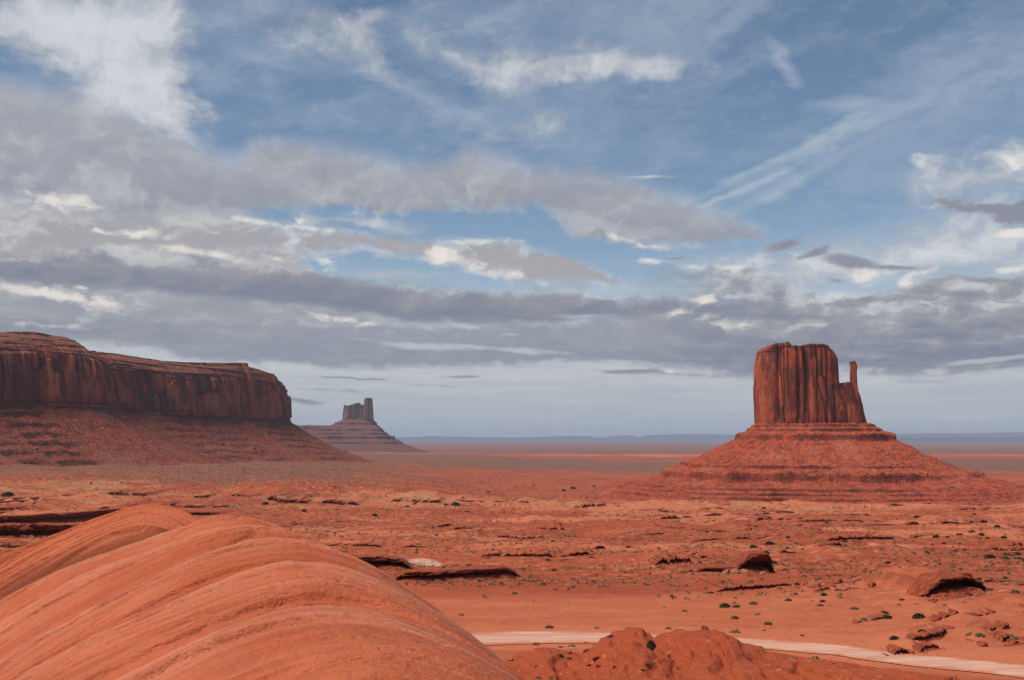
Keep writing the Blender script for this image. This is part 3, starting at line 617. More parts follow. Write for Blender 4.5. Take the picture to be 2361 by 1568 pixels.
# ------------------------------------------------------------------ buttes
def panels(q, Z, zb, zt, wmin, wmax, amp, seed):
    """Joint-bounded slabs of a cliff: flat panels of uneven width, stepping back where slabs have fallen. Returns push and a tone per panel."""
    r = np.random.default_rng(int(seed * 100) + 3)
    e = [q.min() - 1]
    while e[-1] < q.max() + wmax: e.append(e[-1] + wmin + (wmax - wmin) * r.uniform() ** 2)
    e = np.array(e); m = len(e)
    zf = np.clip((Z - zb) / (zt - zb), -.2, 1.2)
    qq = q[None, :] + .35 * wmin * perlin2(np.broadcast_to(q, Z.shape) / (5 * wmin), Z / (9 * wmin), .3)
    i = np.clip(np.searchsorted(e, qq) - 1, 0, m - 2)
    base = r.normal(size=m) * .75; tone = r.uniform(size=m)
    b1 = r.uniform(.15, .65, m); b2 = b1 + r.uniform(.1, .5, m); s1 = r.uniform(.2, 1.1, m) * (r.uniform(size=m) < .85); s2 = r.uniform(.2, .9, m) * (r.uniform(size=m) < .5); t1 = r.uniform(-.5, .5, m); t2 = r.uniform(-.5, .5, m)
    slope = .05 * np.sin(qq / wmin * 2.1 + i)
    k1 = zf + slope > b1[i]; k2 = zf - slope > b2[i]
    tilt = r.normal(size=m) * .5
    f = (qq - e[i]) / (e[i + 1] - e[i])
    push = base[i] + tilt[i] * (f - .5) + .35 - s1[i] * k1 - s2[i] * k2
    tn = np.mod(tone[i] + t1[i] * k1 + t2[i] * k2, 1.0)
    joint = np.exp(-(np.minimum(f, 1 - f) * (e[i + 1] - e[i]) / (.16 * wmin)) ** 2)
    return amp * (push - .55 * joint), tn
def loop_shape(n, p):
    t = np.linspace(0, 2 * np.pi, 4001)
    c, s = np.cos(t), np.sin(t)
    x = np.sign(c) * np.abs(c) ** (2 / p); y = np.sign(s) * np.abs(s) ** (2 / p)
    L = np.concatenate([[0], np.cumsum(np.hypot(np.diff(x), np.diff(y)))])
    u = np.linspace(0, L[-1], n, endpoint=False)
    return np.interp(u, L, x), np.interp(u, L, y)
def tower(name, parent, mat, D, left, right, top, yc, depth, sc, n=420, m=150, p=3.2, amp=1.0, zb=None, lean=0.0, capn=14, seed=0.0, capband=.10, grooves=()):
    """A rock tower: left/right = [(picture row, picture column)], top = [(column, row)] read at distance D."""
    m1 = D / F
    zL = [((HY - r) * m1, (c - 512) * m1) for r, c in left]; zR = [((HY - r) * m1, (c - 512) * m1) for r, c in right]
    zL.sort(); zR.sort()
    tp = [((c - 512) * m1, (HY - r) * m1) for c, r in top]
    zb = min(zL[0][0], zR[0][0]) if zb is None else zb
    zmax = max(t[1] for t in tp)
    ex, ey = loop_shape(n, p)
    v = np.linspace(0, 1, m) ** .95
    vv = np.concatenate([v, np.ones(capn)]); sh = np.concatenate([np.ones(m), 1 - (np.arange(1, capn + 1) / capn) ** 1.1 * .999])
    zn = zb + vv * (zmax - zb)
    xl = lin(zn, zL); xr = lin(zn, zR)
    cx = (xl + xr) / 2; hx = (xr - xl) / 2
    hy = depth * (1.06 - .10 * vv) 
    X = cx[:, None] + hx[:, None] * ex[None, :] * sh[:, None]
    Y = D + yc + hy[:, None] * ey[None, :] * sh[:, None]
    zt = lin(X, tp) + sc * 1.0 * fbm2(X / (9 * sc) + seed, Y / (9 * sc), 3, .6) - (Y - D - yc).clip(0) * .02
    Z = zb + vv[:, None] * (zt - zb)
    # outward direction in plan
    nx = ex * np.abs(hx.mean()) ; ny = ey * depth
    gx = np.roll(ny, -1) - np.roll(ny, 1); gy = -(np.roll(nx, -1) - np.roll(nx, 1)); g = np.hypot(gx, gy) + 1e-9; gx /= g; gy /= g
    a = fbm3(X / (32 * sc) + seed, Y / (32 * sc), Z / (190 * sc), 2)
    b = perlin3(X / (11 * sc) + seed, Y / (11 * sc), Z / (110 * sc))
    crack = np.exp(-(np.abs(b) / .07) ** 2)
    b2 = perlin3(X / (5.0 * sc) + 3.3 + seed, Y / (5.0 * sc), Z / (45 * sc)); crack2 = np.exp(-(np.abs(b2) / .10) ** 2)
    c3 = fbm3(X / (3.2 * sc), Y / (3.2 * sc), Z / (14 * sc), 3)
    hz = perlin3(X / (90 * sc), Y / (90 * sc), Z / (2.6 * sc) + seed)
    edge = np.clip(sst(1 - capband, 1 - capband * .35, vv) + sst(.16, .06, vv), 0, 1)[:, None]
    # slabs: columns pushed in and out in steps
    slab = np.round(3 * perlin3(X / (15 * sc) + 7, Y / (15 * sc) + seed, Z / (75 * sc))) / 3
    qa = np.concatenate([[0], np.cumsum(np.hypot(np.diff(nx), np.diff(ny)))])
    pn, tone = panels(qa, Z, zb, zmax, 7.0 * sc, 30.0 * sc, 3.8 * sc, seed + 1.1); pn2, tone2 = panels(qa, Z, zb, zmax, 3.0 * sc, 9.0 * sc, .8 * sc, seed + 5.7)
    tone = .5 + (.80 * tone + .20 * tone2 - .5) * (1 - .6 * edge)
    disp = amp * sc * (4.2 * a - .6 * crack + 1.1 * c3 + edge * (1.5 * np.round(hz * 2) / 2)) + amp * (pn + pn2) * (1 - .5 * edge)
    for gx_, gw_, gd_ in grooves:
        wx_ = (gx_ - 512) * m1 + .7 * sc * perlin2(Z / (30 * sc) + gx_, Z * 0 + gx_, .3)
        disp = disp - gd_ * np.exp(-((X - wx_) / gw_) ** 2) * (ey[None, :] < 0)
    disp = disp * (1 - .72 * np.abs(ex[None, :]) ** 5) + .8 * amp * sc
    disp = disp * np.minimum(1, sh[:, None] * 1.0)
    X = X + gx[None, :] * disp; Y = Y + gy[None, :] * disp
    V = np.stack([X, Y, Z], -1).reshape(-1, 3)
    q = grid_quads(m + capn, n, True)
    capm = np.where(sh < .999, 1.0, sst(.97, 1.0, vv))[:, None] + 0 * X
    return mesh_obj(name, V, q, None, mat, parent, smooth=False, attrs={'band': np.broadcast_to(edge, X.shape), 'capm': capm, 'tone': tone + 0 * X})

def talus(name, parent, mat, cx, cy, rx, ry, prof, bands, sc, n=900, asx=(1, 1), cover=None, seed=0., rough=1.0, steep=1.0):
    """prof: (extent beyond the tower foot, z). bands: (extent, height of the vertical step, z at its foot)."""
    e_end = prof[-1][0]
    es = np.linspace(-12 * sc, e_end, 260)
    ex = [es]
    for be, bh, bz in bands: ex.append(np.linspace(be - .012 * e_end, be + .012 * e_end, 14))
    es = np.unique(np.concatenate(ex))
    th = np.linspace(0, 2 * np.pi, n, endpoint=False)
    ct, st = np.cos(th), np.sin(th)
    fx, fy = np.sign(ct) * np.abs(ct) ** (2 / 2.6), np.sign(st) * np.abs(st) ** (2 / 2.6)
    blend = np.clip(es / e_end, 0, 1)[:, None]
    dx = fx * (1 - blend) + ct * blend; dy = fy * (1 - blend) + st * blend
    side = np.where(ct < 0, asx[0], asx[1]) ; side = side * np.abs(ct) ** 1 + 1.0 * (1 - np.abs(ct))
    X = cx + rx * fx[None, :] + es[:, None] * dx * side[None, :]
    Y = cy + ry * fy[None, :] + es[:, None] * dy
    wob = fbm2(X / (70 * sc) + seed, Y / (70 * sc), 3, .3)
    ee = es[:, None] * (1 + .09 * wob * np.clip(es[:, None] / (30 * sc), 0, 1)) + 2.2 * sc * fbm2(X / (16 * sc), Y / (16 * sc), 3, .8) * rough
    z0 = lin(ee, prof)
    z = z0.copy(); band = np.zeros(X.shape)
    cov = np.zeros(X.shape) if cover is None else cover(th, X, Y)
    for i, (be, bh, bz) in enumerate(bands):
        wdt = .045 * e_end
        bp = fbm2(th * 4 + i * 3.1 + seed, np.full(n, i * 1.7), 4, .4)[None, :]
        hk = np.clip(.80 + .9 * bp, 0, 1.15) * (1 - cov) * (bz + (1 - bz) * np.exp(-((np.degrees(th) - 252) / 48) ** 2))[None, :]
        s = ee - be
        # flat tread above, vertical riser, apron below
        saw = np.where(s < 0, sst(-wdt, -0.2 * sc, s) , 1 - sst(0, 1.4 * wdt, s))
        ris = np.where(s < 0, bh * .5, -bh * .5) * saw * hk
        ris = np.where(np.abs(s) < .5 * sc, -bh * .5 * s / (.5 * sc) * hk, ris)
        z = z + ris
        band = np.maximum(band, hk * np.exp(-((s + .1 * sc) / (1.1 * sc)) ** 2) * (hk > .15))
    gul = np.abs(fbm2(th[None, :] * 13 + 1.6 * fbm2(X / (60 * sc), Y / (60 * sc), 3, .1), ee / (90 * sc) + seed, 4, .9))
    z = z - rough * sc * (1 - band) * (2.2 * (.30 - gul).clip(0) * 2) * np.clip(ee / (25 * sc), 0, 1)
    z = z + rough * sc * 1.5 * fbm2(X / (8 * sc), Y / (8 * sc), 4, .5, .65) * (1 - .7 * band)
    V = np.stack([X, Y, z], -1).reshape(-1, 3)
    q = grid_quads(len(es), n, True)[:, ::-1]
    o = mesh_obj(name, V, q, None, mat, parent, attrs={'band': band})
    return o, (X, Y, z, cov)

def big_butte():
    D = 1500.0; m1 = D / F
    root = empty('sandstone_butte', 'tall red butte with a thumb spire beside its blocky tower', 'butte', ((812 - 512) * m1, D, -70))
    root_l = root.location.copy()
    par = root
    left = [(431, 758.6), (423, 758.6), (405, 757.8), (386, 756.6), (372, 756.6), (360, 757.6), (352, 758.8), (345, 761)]
    right = [(431, 846), (423, 845), (405, 842), (390, 835.5), (377, 832.5), (362, 832), (354, 831), (350, 829.6), (345, 827)]
    top = [(750, 352), (761, 350.6), (764, 348), (767, 345.6), (779, 345.4), (782, 348.6), (791, 349.0), (799, 346.8), (815, 347.4), (821, 350.5), (824, 352), (830, 352.6), (845, 356)]
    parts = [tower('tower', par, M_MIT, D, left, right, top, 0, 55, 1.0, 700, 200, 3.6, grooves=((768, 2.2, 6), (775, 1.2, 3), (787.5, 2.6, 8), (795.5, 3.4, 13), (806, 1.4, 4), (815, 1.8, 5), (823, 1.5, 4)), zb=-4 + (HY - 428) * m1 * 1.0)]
    # thumb
    parts.append(tower('spire', par, M_MIT, D - 18, [(431, 846.5), (415, 848), (400, 849.4), (392, 850.2), (380, 850.4), (361, 850.4)],
                       [(431, 869), (424, 866.5), (412, 863.4), (404, 862), (397, 860), (390, 857.5), (384, 856.2), (372, 855.6), (366, 856.4), (363, 854.8), (361, 853.8)],
                       [(840, 362), (850, 361.6), (855, 361.4), (857, 363.5), (866, 366)], 0, 10, .55, 260, 170, 2.6, .45, capn=8, seed=4.2, capband=.05))
    parts.append(tower('shoulder', par, M_MIT, D - 6, [(431, 822), (410, 824), (384, 830)], [(431, 858), (410, 855), (398, 852.5), (392, 849.5), (388, 845)],
                       [(820, 384), (833, 386), (836.4, 387), (837, 383.6), (841.4, 384), (842, 390.4), (845.4, 391.2), (846, 394), (850, 396), (854, 400), (860, 405)], -8, 36, .7, 360, 150, 2.6, .8, capn=8, seed=9.1))
    parts.append(tower('buttress', par, M_MIT, D - 44, [(431, 794), (412, 796), (404, 797.5), (399, 799)], [(431, 812), (412, 811), (404, 808), (399, 804)],
                       [(790, 404), (797, 401), (801, 398.6), (805, 400), (812, 407)], 0, 13, .5, 200, 90, 2.4, .8, capn=6, seed=2.2))
    pr = lambda e, y: (e * m1, (HY - y) * m1)
    prof = [(-20 * m1, (HY - 421) * m1), pr(0, 424.5), pr(10, 430), pr(20, 436), pr(21, 438), pr(45, 452), pr(72, 463.5), pr(92, 470.5), pr(98, 475), pr(127, 482), pr(157, 490), pr(205, 503), pr(270, 511)]
    bands = [(4 * m1, 2.5, 1), (9 * m1, 3.0, 1), (20.5 * m1, 7.0, 1), (74 * m1, 4.0, .8), (95 * m1, 13.0, .45), (128 * m1, 3.5, .5), (140 * m1, 3.2, .5), (152 * m1, 3.2, .5), (166 * m1, 3.4, .5), (182 * m1, 3.0, .5)]
    def cover(th, X, Y):
        a = (np.degrees(th) + 360) % 360          # 270 faces the camera
        base = np.exp(-((a - 312) / 24) ** 2)[None, :] * sst(25 * m1, 60 * m1, np.hypot(X - (812 - 512) * m1, Y - D) - 75) * .95
        return np.clip(base, 0, 1)
    tl, data = talus('talus', par, M_MITT, (812 - 512) * m1, D - 6, 55 * m1, 56, prof, bands, 1.0, 1300, (1.0, 1.0), cover, 1.3)
    parts.append(tl)
    for p_ in parts: p_.location = -root_l
    return data
MIT_DATA = big_butte()

def far_butte():
    D = 6500.0; m1 = D / F
    root = empty('castle_butte', 'small hazy butte far behind the mesa, with a castle of spires on a stepped cone', 'butte', ((358 - 512) * m1, D, -90))
    L = root.location.copy(); parts = []
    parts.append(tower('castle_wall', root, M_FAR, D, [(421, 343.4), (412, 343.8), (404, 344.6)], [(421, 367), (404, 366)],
                       [(340, 407), (343.5, 405.4), (346, 405), (348, 406.6), (351, 405.4), (354.5, 404.4), (356, 403.2), (357.5, 403.6), (359, 402.6), (360.4, 404), (361, 406.5), (363, 405.2), (366, 404.6), (370, 404)], 0, 50, 1.9, 420, 110, 3.2, .85, capn=6, seed=3.3))
    parts.append(tower('castle_tower', root, M_FAR, D - 30, [(421, 363.5), (408, 364.3), (398, 365)], [(421, 373.6), (408, 373), (398, 372.4)],
                       [(360, 400), (364.6, 399.4), (367, 398), (371, 398), (373, 399.6), (376, 401)], 0, 34, 1.6, 260, 110, 3.2, .7, capn=6, seed=6.3))
    pr = lambda e, y: (e * m1, (HY - y) * m1)
    prof = [(-10 * m1, (HY - 417) * m1), pr(0, 419.5), pr(5, 423.0), pr(12, 426), pr(24, 431.5), pr(34, 435.2), pr(46, 438), pr(52, 440.6), pr(70, 445), pr(95, 449.5), pr(120, 452)]
    bands = [(7 * m1, 12, 1), (21 * m1, 9, 1), (30 * m1, 8, 1), (44 * m1, 16, 1), (60 * m1, 8, 1)]
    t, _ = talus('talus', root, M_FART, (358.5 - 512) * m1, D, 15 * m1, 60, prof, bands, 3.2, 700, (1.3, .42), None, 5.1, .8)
    parts.append(t)
    # long flat bench running left behind the mesa
    n = 120; xs = np.linspace((286 - 512) * m1, (332 - 512) * m1, n)
    rows = [(-160, 449), (-110, 444), (-92, 441), (-88, 437.5), (-50, 433), (-34, 431), (-30, 427.5), (-10, 426), (60, 425), (160, 430)]
    Vx = np.broadcast_to(xs, (len(rows), n)); oy = np.array([r[0] for r in rows], float)[:, None] * 1.6 + 40 * fbm2(xs / 160, xs * 0 + 3, 3)[None, :] * np.array([1.0 if r[0] < 0 else .2 for r in rows])[:, None]
    Vz = np.array([(HY - r[1]) * m1 for r in rows])[:, None] + 5 * fbm2(xs / 90, xs * 0, 3)[None, :]
    b = np.zeros((len(rows), n)); b[2:4] = 1; b[6] = 1
    parts.append(mesh_obj('bench', np.stack([Vx, D + oy + 0 * Vx, Vz], -1), grid_quads(len(rows), n)[:, ::1], None, M_FART, root, attrs={'band': b}))
    for p_ in parts: p_.location = -L
far_butte()

# ------------------------------------------------------------------ mesa (swept cliff)
def sweep_frame(P, s):
    d = np.concatenate([[0], np.cumsum(np.hypot(*np.diff(P, axis=0).T))])
    X = np.interp(s, d, P[:, 0]); Y = np.interp(s, d, P[:, 1])
    return X, Y
def smooth_path(pts, n, win):
    P = np.array(pts, float); d = np.concatenate([[0], np.cumsum(np.hypot(*np.diff(P, axis=0).T))])
    s = np.linspace(0, d[-1], n); X = np.interp(s, d, P[:, 0]); Y = np.interp(s, d, P[:, 1])
    k = np.hanning(win + 2)[1:-1]; k /= k.sum(); h = win // 2
    Xs = np.convolve(np.pad(X, h, mode='reflect', reflect_type='odd'), k, 'valid')[:n]; Ys = np.convolve(np.pad(Y, h, mode='reflect', reflect_type='odd'), k, 'valid')[:n]
    return Xs, Ys, s
def path_normal(X, Y, win):
    tx, ty = np.gradient(X), np.gradient(Y)
    k = np.hanning(win + 2)[1:-1]; k /= k.sum(); h = win // 2
    tx = np.convolve(np.pad(tx, h, mode='edge'), k, 'valid')[:len(X)]; ty = np.convolve(np.pad(ty, h, mode='edge'), k, 'valid')[:len(X)]
    L = np.hypot(tx, ty); return ty / L, -tx / L         # right of the travel direction
def mesa():
    pp = lambda px, d: ((px - 512) / F * d, d)
    pts = [(-1150, 1000), pp(-120, 1330), pp(-30, 1470), pp(30, 1540), pp(75, 1600), pp(103, 1650), pp(113, 1715), pp(117, 1830), pp(124, 1850), pp(180, 1990), pp(230, 2170), pp(262, 2290), pp(280, 2370), pp(288.5, 2460), pp(287, 2560), pp(270, 2760), (-760, 3100)]
    n = 1500
    X, Y, s = smooth_path(pts, n, 41)
    nx, ny = path_normal(X, Y, 61)
    px = X / Y * F + 512
    top_px = [(-200, 328), (-60, 331), (0, 331.6), (25, 330.4), (45, 330.2), (62, 332.5), (86, 336.5), (100, 343), (109, 347.5), (114, 351), (133, 352.8), (155, 356), (180, 360.5), (203, 362), (230, 362.6), (255, 362.6), (257, 366.5), (273, 371.5), (282, 377), (288, 383)]
    bot_px = [(-200, 396), (0, 401), (60, 402), (90, 403), (117, 405), (144, 408), (180, 413), (252, 416.5), (289, 418.5)]
    i_end = int(np.argmax(px)); pxm = np.where(np.arange(n) <= i_end, px, 2 * px[i_end] - px).clip(-220, 289)
    pxm = np.minimum(px, 288.5)
    zt = (HY - lin(pxm, top_px)) / F * Y; zb = (HY - lin(pxm, bot_px)) / F * Y
    # beyond the corner keep the level
    j = i_end; zt[j:] = zt[j]; zb[j:] = zb[j]
    zt = np.minimum(zt, 190)
    root = empty('long_mesa', 'long dark brown mesa with a sheer streaked cliff and boulder strewn slope', 'mesa', (-600, 1900, -40))
    L = root.location.copy(); parts = []
    m = 150
    v = np.linspace(0, 1, m)
    off_c = np.interp(v, [0, .05, .12, .70, .73, .80, .83, .90, .93, 1.0], [5, 3.5, 2, -4, -7, -11, -16, -22, -28, -36])
    sq = np.interp(s, [0, s[j] * .72, s[j] * .93, s[-1]], [1, 1, .30, .30])
    vv = np.concatenate([v, np.ones(10)]); off = np.concatenate([off_c, -36 - np.linspace(10, 260, 10)])
    rise = np.concatenate([np.zeros(m), np.linspace(0, 2, 10)])
    O3 = np.where(off[:, None] < 0, np.maximum(off[:, None], -36) * sq[None, :] + np.minimum(off[:, None] + 36, 0), off[:, None])
    X3 = X[None, :] + nx * O3; Y3 = Y[None, :] + ny * O3
    Z3 = (zb - 6)[None, :] + vv[:, None] * (zt - zb + 6)[None, :] + rise[:, None]
    a = fbm3(X3 / 46, Y3 / 46, Z3 / 260, 2); b = perlin3(X3 / 20, Y3 / 20, Z3 / 170); crack = np.exp(-(np.abs(b) / .06) ** 2)
    b2 = perlin3(X3 / 8 + 5, Y3 / 8, Z3 / 70); crack2 = np.exp(-(np.abs(b2) / .10) ** 2)
    slab = np.round(3 * perlin3(X3 / 42 + 7, Y3 / 42, Z3 / 90)) / 3
    c3 = fbm3(X3 / 5, Y3 / 5, Z3 / 18, 3)
    hz = perlin3(X3 / 160, Y3 / 160, Z3 / 4.2)
    rim = np.clip(sst(.68, .76, vv) + sst(.14, .05, vv), 0, 1)[:, None]
    pn, tone = panels(s, Z3, zb.mean(), zt.mean(), 9.0, 46.0, 5.5, 7.7); pn2, tone2 = panels(s, Z3, zb.mean(), zt.mean(), 4.0, 14.0, 1.8, 2.9)
    disp = (8.0 * a - 2.0 * crack + 1.2 * c3 + pn + pn2) * (1 - .6 * rim) + rim * 3.2 * np.round(hz * 2.5) / 2.5
    plate = (np.arange(len(vv)) >= m)[:, None]
    disp = np.where(plate, 0, disp)
    X3 = X3 + nx * disp; Y3 = Y3 + ny * disp; Z3 = Z3 + np.where(plate, 1, 0) * 2.0 * fbm2(X3 / 25, Y3 / 25, 3, .4) + (rim > .5) * .0
    parts.append(mesh_obj('cliff', np.stack([X3, Y3, Z3], -1), grid_quads(m + 10, n), None, M_MESA, root, smooth=False, attrs={'band': np.broadcast_to(rim, X3.shape) * .8, 'capm': np.broadcast_to(sst(.72, .95, vv)[:, None], X3.shape), 'tone': .5 + (.65 * tone + .35 * tone2 - .5) * (1 - .75 * rim)}))
    # talus apron
    k = 170; t = np.linspace(0, 1, k) ** 1.15
    W = 190 + 40 * fbm2(s / 220, s * 0, 2); W = W * np.interp(s, [0, s[j] * .5, s[j], s[-1]], [1.0, 1.0, 1.05, 1.0])
    o = -10 + t[:, None] * (W + 10)[None, :]
    XT = X + nx * o; YT = Y + ny * o
    toe = H(X + nx * W, Y + ny * W) - 2.0
    fr = np.clip((o + 2) / (W + 2), 0, 1)
    cone = fbm2(s / 85 + 1.7, s * 0 + .3, 3, .2)          # debris cones climb the cliff foot
    shape = 1 - (1.55 * fr - .55 * fr ** 2) * 1.0
    shape = np.where(fr < .98, shape, shape)
    zt_ = (zb - 1 + 9 * np.clip(cone, -.3, 1))[None, :]
    ZT = toe[None, :] + (zt_ - toe[None, :]) * np.clip(shape, 0, 1) ** 1.02
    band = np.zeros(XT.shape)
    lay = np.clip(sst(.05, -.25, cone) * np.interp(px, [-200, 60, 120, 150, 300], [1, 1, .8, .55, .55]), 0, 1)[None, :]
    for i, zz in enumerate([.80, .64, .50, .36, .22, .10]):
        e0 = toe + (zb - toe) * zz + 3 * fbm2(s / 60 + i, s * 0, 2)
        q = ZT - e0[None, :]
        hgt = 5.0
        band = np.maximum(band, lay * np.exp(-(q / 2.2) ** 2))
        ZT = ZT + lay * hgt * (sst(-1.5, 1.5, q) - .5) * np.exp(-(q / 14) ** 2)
    gul = np.abs(fbm2(np.broadcast_to(s, XT.shape) / 30, o / 300, 3, .9))
    ZT = ZT - (5.0 * (.35 - gul).clip(0) * 2) * np.clip(o / 30, 0, 1) * (1 - fr) + (2.0 * fbm2(XT / 10, YT / 10, 4, .5, .65) + 3.6 * fbm2(XT / 38, YT / 38, 3, .25)) * np.clip(1.15 - fr, 0, 1)
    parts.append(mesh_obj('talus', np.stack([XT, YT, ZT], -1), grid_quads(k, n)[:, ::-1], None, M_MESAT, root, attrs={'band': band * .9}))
    for p_ in parts: p_.location = -L
    return X, Y, nx, ny, W, zb, px, (XT, YT, ZT)
MESA = mesa()

# ------------------------------------------------------------------ hills on the skyline
def far_hills():
    def ridge(pts, D, name, label, foot=441.5, dep=5000.0):
        m1 = D / F; P = np.array(pts, float); n = max(60, int((P[-1, 0] - P[0, 0]) * 2))
        xs = np.linspace(P[0, 0], P[-1, 0], n); tp = foot - (foot - np.interp(xs, P[:, 0], P[:, 1])) * 1.22 + .30 * fbm2(xs / 9, xs * 0, 4)
        rows = []
        for oy, f in ((-900, 0), (-500, .35), (-260, .55), (-220, .9), (0, 1), (dep, 1), (dep + 900, 0)):
            yy = foot + (tp - foot) * f
            jag = 160 * fbm2(xs / 5 + f, xs * 0, 3)
            rows.append(np.stack([(xs - 512) * m1, D + oy + jag, (HY - yy) * m1], -1))
        o = mesh_obj(name, np.array(rows), grid_quads(len(rows), n), None, M_HILL)
        return tag(o, label, kind='structure')
    ridge([(-80, 439.5), (330, 438.5), (400, 438.2), (430, 437.2), (470, 437.8), (520, 438.2), (560, 437.2), (590, 437.0), (592, 438.2), (618, 438.2), (622, 436.7), (633, 436.5), (637, 438), (655, 437.8), (664, 436.0), (690, 435.4), (735, 435.8), (760, 436.6), (800, 437), (860, 436.8)], 36000, 'hills', 'low blue mesas on the skyline left of the big butte')
    ridge([(840, 436.6), (880, 436), (900, 436.2), (935, 435.0), (945, 434.8), (960, 436), (985, 435.6), (1010, 434.6), (1024, 434), (1090, 434.6), (1150, 437)], 38000, 'hills', 'low blue mesas on the skyline right of the big butte')
    ridge([(860, 439), (905, 438.4), (960, 438.6), (1040, 438), (1120, 439.5)], 26000, 'hills', 'nearer blue bench below the right skyline mesas', 442.6)
far_hills()

# ------------------------------------------------------------------ slickrock outcrop in the foreground
def slickrock():
    # crest line in plan and across axis
    nu, ntt = 560, 900
    t = np.concatenate([np.linspace(-5, 7.5, 80)[:-1], np.linspace(7.5, 20, 680)[:-1], np.linspace(20, 32, 420)[:-1], np.linspace(32, 37, 40)]); nt_ = len(t)
    u = np.concatenate([np.linspace(-13, -7, 70)[:-1], np.linspace(-7, 4.6, nu), np.linspace(4.6, 7.5, 40)[1:]])
    T, U = np.meshgrid(t, u, indexing='ij')
    cxs = lin(T, [(-6, 2.2), (0, 1.2), (5, -.2), (11.2, -2.0), (15.3, -3.0), (19.1, -4.15), (24.3, -6.3), (28, -8.0), (37, -12)])
    X = cxs + U; Y = T
    zc = lin(T, [(-6, -1.9), (0, -1.75), (8, -1.72), (11, -1.74), (15, -1.76), (19, -1.76), (24, -1.76), (25.2, -1.95), (26.2, -2.6), (27.5, -3.6), (30, -6.5), (37, -14)])
    bed = T - .55 * (-(np.where(U < 0, .42 * (np.sqrt(U ** 2 + .5) - .7), .15 * U ** 2)))   # provisional bedding coordinate
    wl = 1 + .10 * perlin2(T / 4, U / 3, .2)
    dl = lin(T, [(14, .46), (19, .40), (24, .36)]) * (np.sqrt(np.minimum(U, 0) ** 2 + .8) - .894) * wl + .035 * np.maximum(-U - 2.5, 0) ** 2
    dr = .165 * np.maximum(U, 0) ** 2 * (1 + .08 * perlin2(T / 5, U / 3, .6)) + .10 * np.maximum(U - 2.7, 0) ** 2
    drop = dl + dr
    z1 = zc - drop
    bed1 = T + .85 * drop - .10 * U + .25 * perlin2(X / 3.5, Y / 3.5, .9)
    # back lobe, its crest further left
    U2 = X - lin(T, [(20, -6.8), (25, -8.4), (28, -9.2), (31, -10.2), (37, -12.6)])
    zc2 = lin(T, [(14, -5.6), (18, -4.3), (21, -3.35), (23, -2.75), (25, -2.2), (26.8, -1.90), (28.5, -1.83), (29.8, -1.95), (30.8, -2.4), (32, -3.6), (34, -7), (37, -13)])
    d2 = np.where(U2 < 0, .40 * (np.sqrt(U2 ** 2 + .6) - .775) + .03 * np.maximum(-U2 - 2.5, 0) ** 2, .22 * U2 ** 2)
    z2 = zc2 - d2
    bed2 = T + 1.9 * d2 + .5 * U2 * .2 + .18 * perlin2(X / 2.5, Y / 2.5, .3) + 40
    k = 12.0
    mx = np.maximum(z1, z2); z = mx + np.log(np.exp(k * (z1 - mx)) + np.exp(k * (z2 - mx))) / k
    wgt = 1 / (1 + np.exp(-14 * (z1 - z2)))
    # bedding: each bed starts in a groove, rises steeply, rounds over and ends in a lip
    def beds(b, edges, amps, w, p):
        edges = np.asarray(edges, float); amps = np.asarray(amps, float)
        i = np.clip(np.searchsorted(edges, b) - 1, 0, len(edges) - 2)
        L = edges[i + 1] - edges[i]; f = np.clip((b - edges[i]) / L, 0, 1)
        A1 = amps[i + 1]; A0 = amps[i]
        h = -A1 * (1 - f) ** p
        d = b - edges[i]
        return h * sst(0, w, d), f
    def risers(b, edges, amps, w, p):
        """Thin beds whose worn edges stand up in small steps that face down the slope, each with a groove at its foot."""
        i = np.clip(np.searchsorted(edges, b) - 1, 0, len(edges) - 2)
        L = edges[i + 1] - edges[i]; d = b - edges[i]; f = np.clip(d / L, 0, 1); e = edges[i + 1] - b
        return amps[i] * (1 - f) ** p * sst(0, w, d) - np.minimum(.7 * amps[i + 1], .03) * np.exp(-(e / (.9 * w)) ** 2), f
    r2 = np.random.default_rng(5)
    lips = [-20, 3.0, 7.6, 11.2, 15.3, 19.1, 22.2, 24.6, 40]; la = [.3, .3, .46, .52, .54, .48, .32, .2, .3]
    m_e = np.cumsum(r2.uniform(.30, 1.5, 80)) - 3; m_a = r2.uniform(.015, .085, 80) * (r2.uniform(size=80) < .85) + .01
    fl = sst(2.6, -.8, U)                                          # steps soften on the right flank
    wobb = .30 * perlin2(X / 2.2, Y / 2.2, .9) + .10 * perlin2(X * .9, Y * .9, .4)
    B1, f1 = beds(bed1 + wobb, lips, la, .35, 3.4)
    Bm, fm = risers(bed1 + 1.1 * wobb, m_e, m_a, .05, 1.3)
    f_e = np.cumsum(r2.uniform(.07, .36, 480)) - 4; f_a = r2.uniform(.004, .030, 480) * (r2.uniform(size=480) < .75) + .002
    brk = sst(-.35, .25, perlin2(bed1 * 1.7, U * .55, .35))                      # beds fade in and out along their length
    Bf, ff = risers(bed1 + 1.0 * wobb, f_e, f_a, .03, 1.2)
    Bf = Bf * brk; Bm = Bm * (.35 + .65 * sst(-.45, .2, perlin2(bed1 * .9 + 4, U * .35, .75)))
    lip_light1 = 1.0 * np.exp(-(1 - f1) * 3.0)  # painted lightening that peaks at the lip and leaves the face darker
    S1 = B1 * (.30 + .70 * fl) + Bm * (.22 + .78 * fl) + Bf * (.25 + .75 * fl)
    pits = np.clip(.18 - np.abs(perlin2(X * 1.3 + 9, Y * .7, .7)), 0, 1) * np.clip(perlin2(X * .5, Y * .4, .3) - .25, 0, 1)
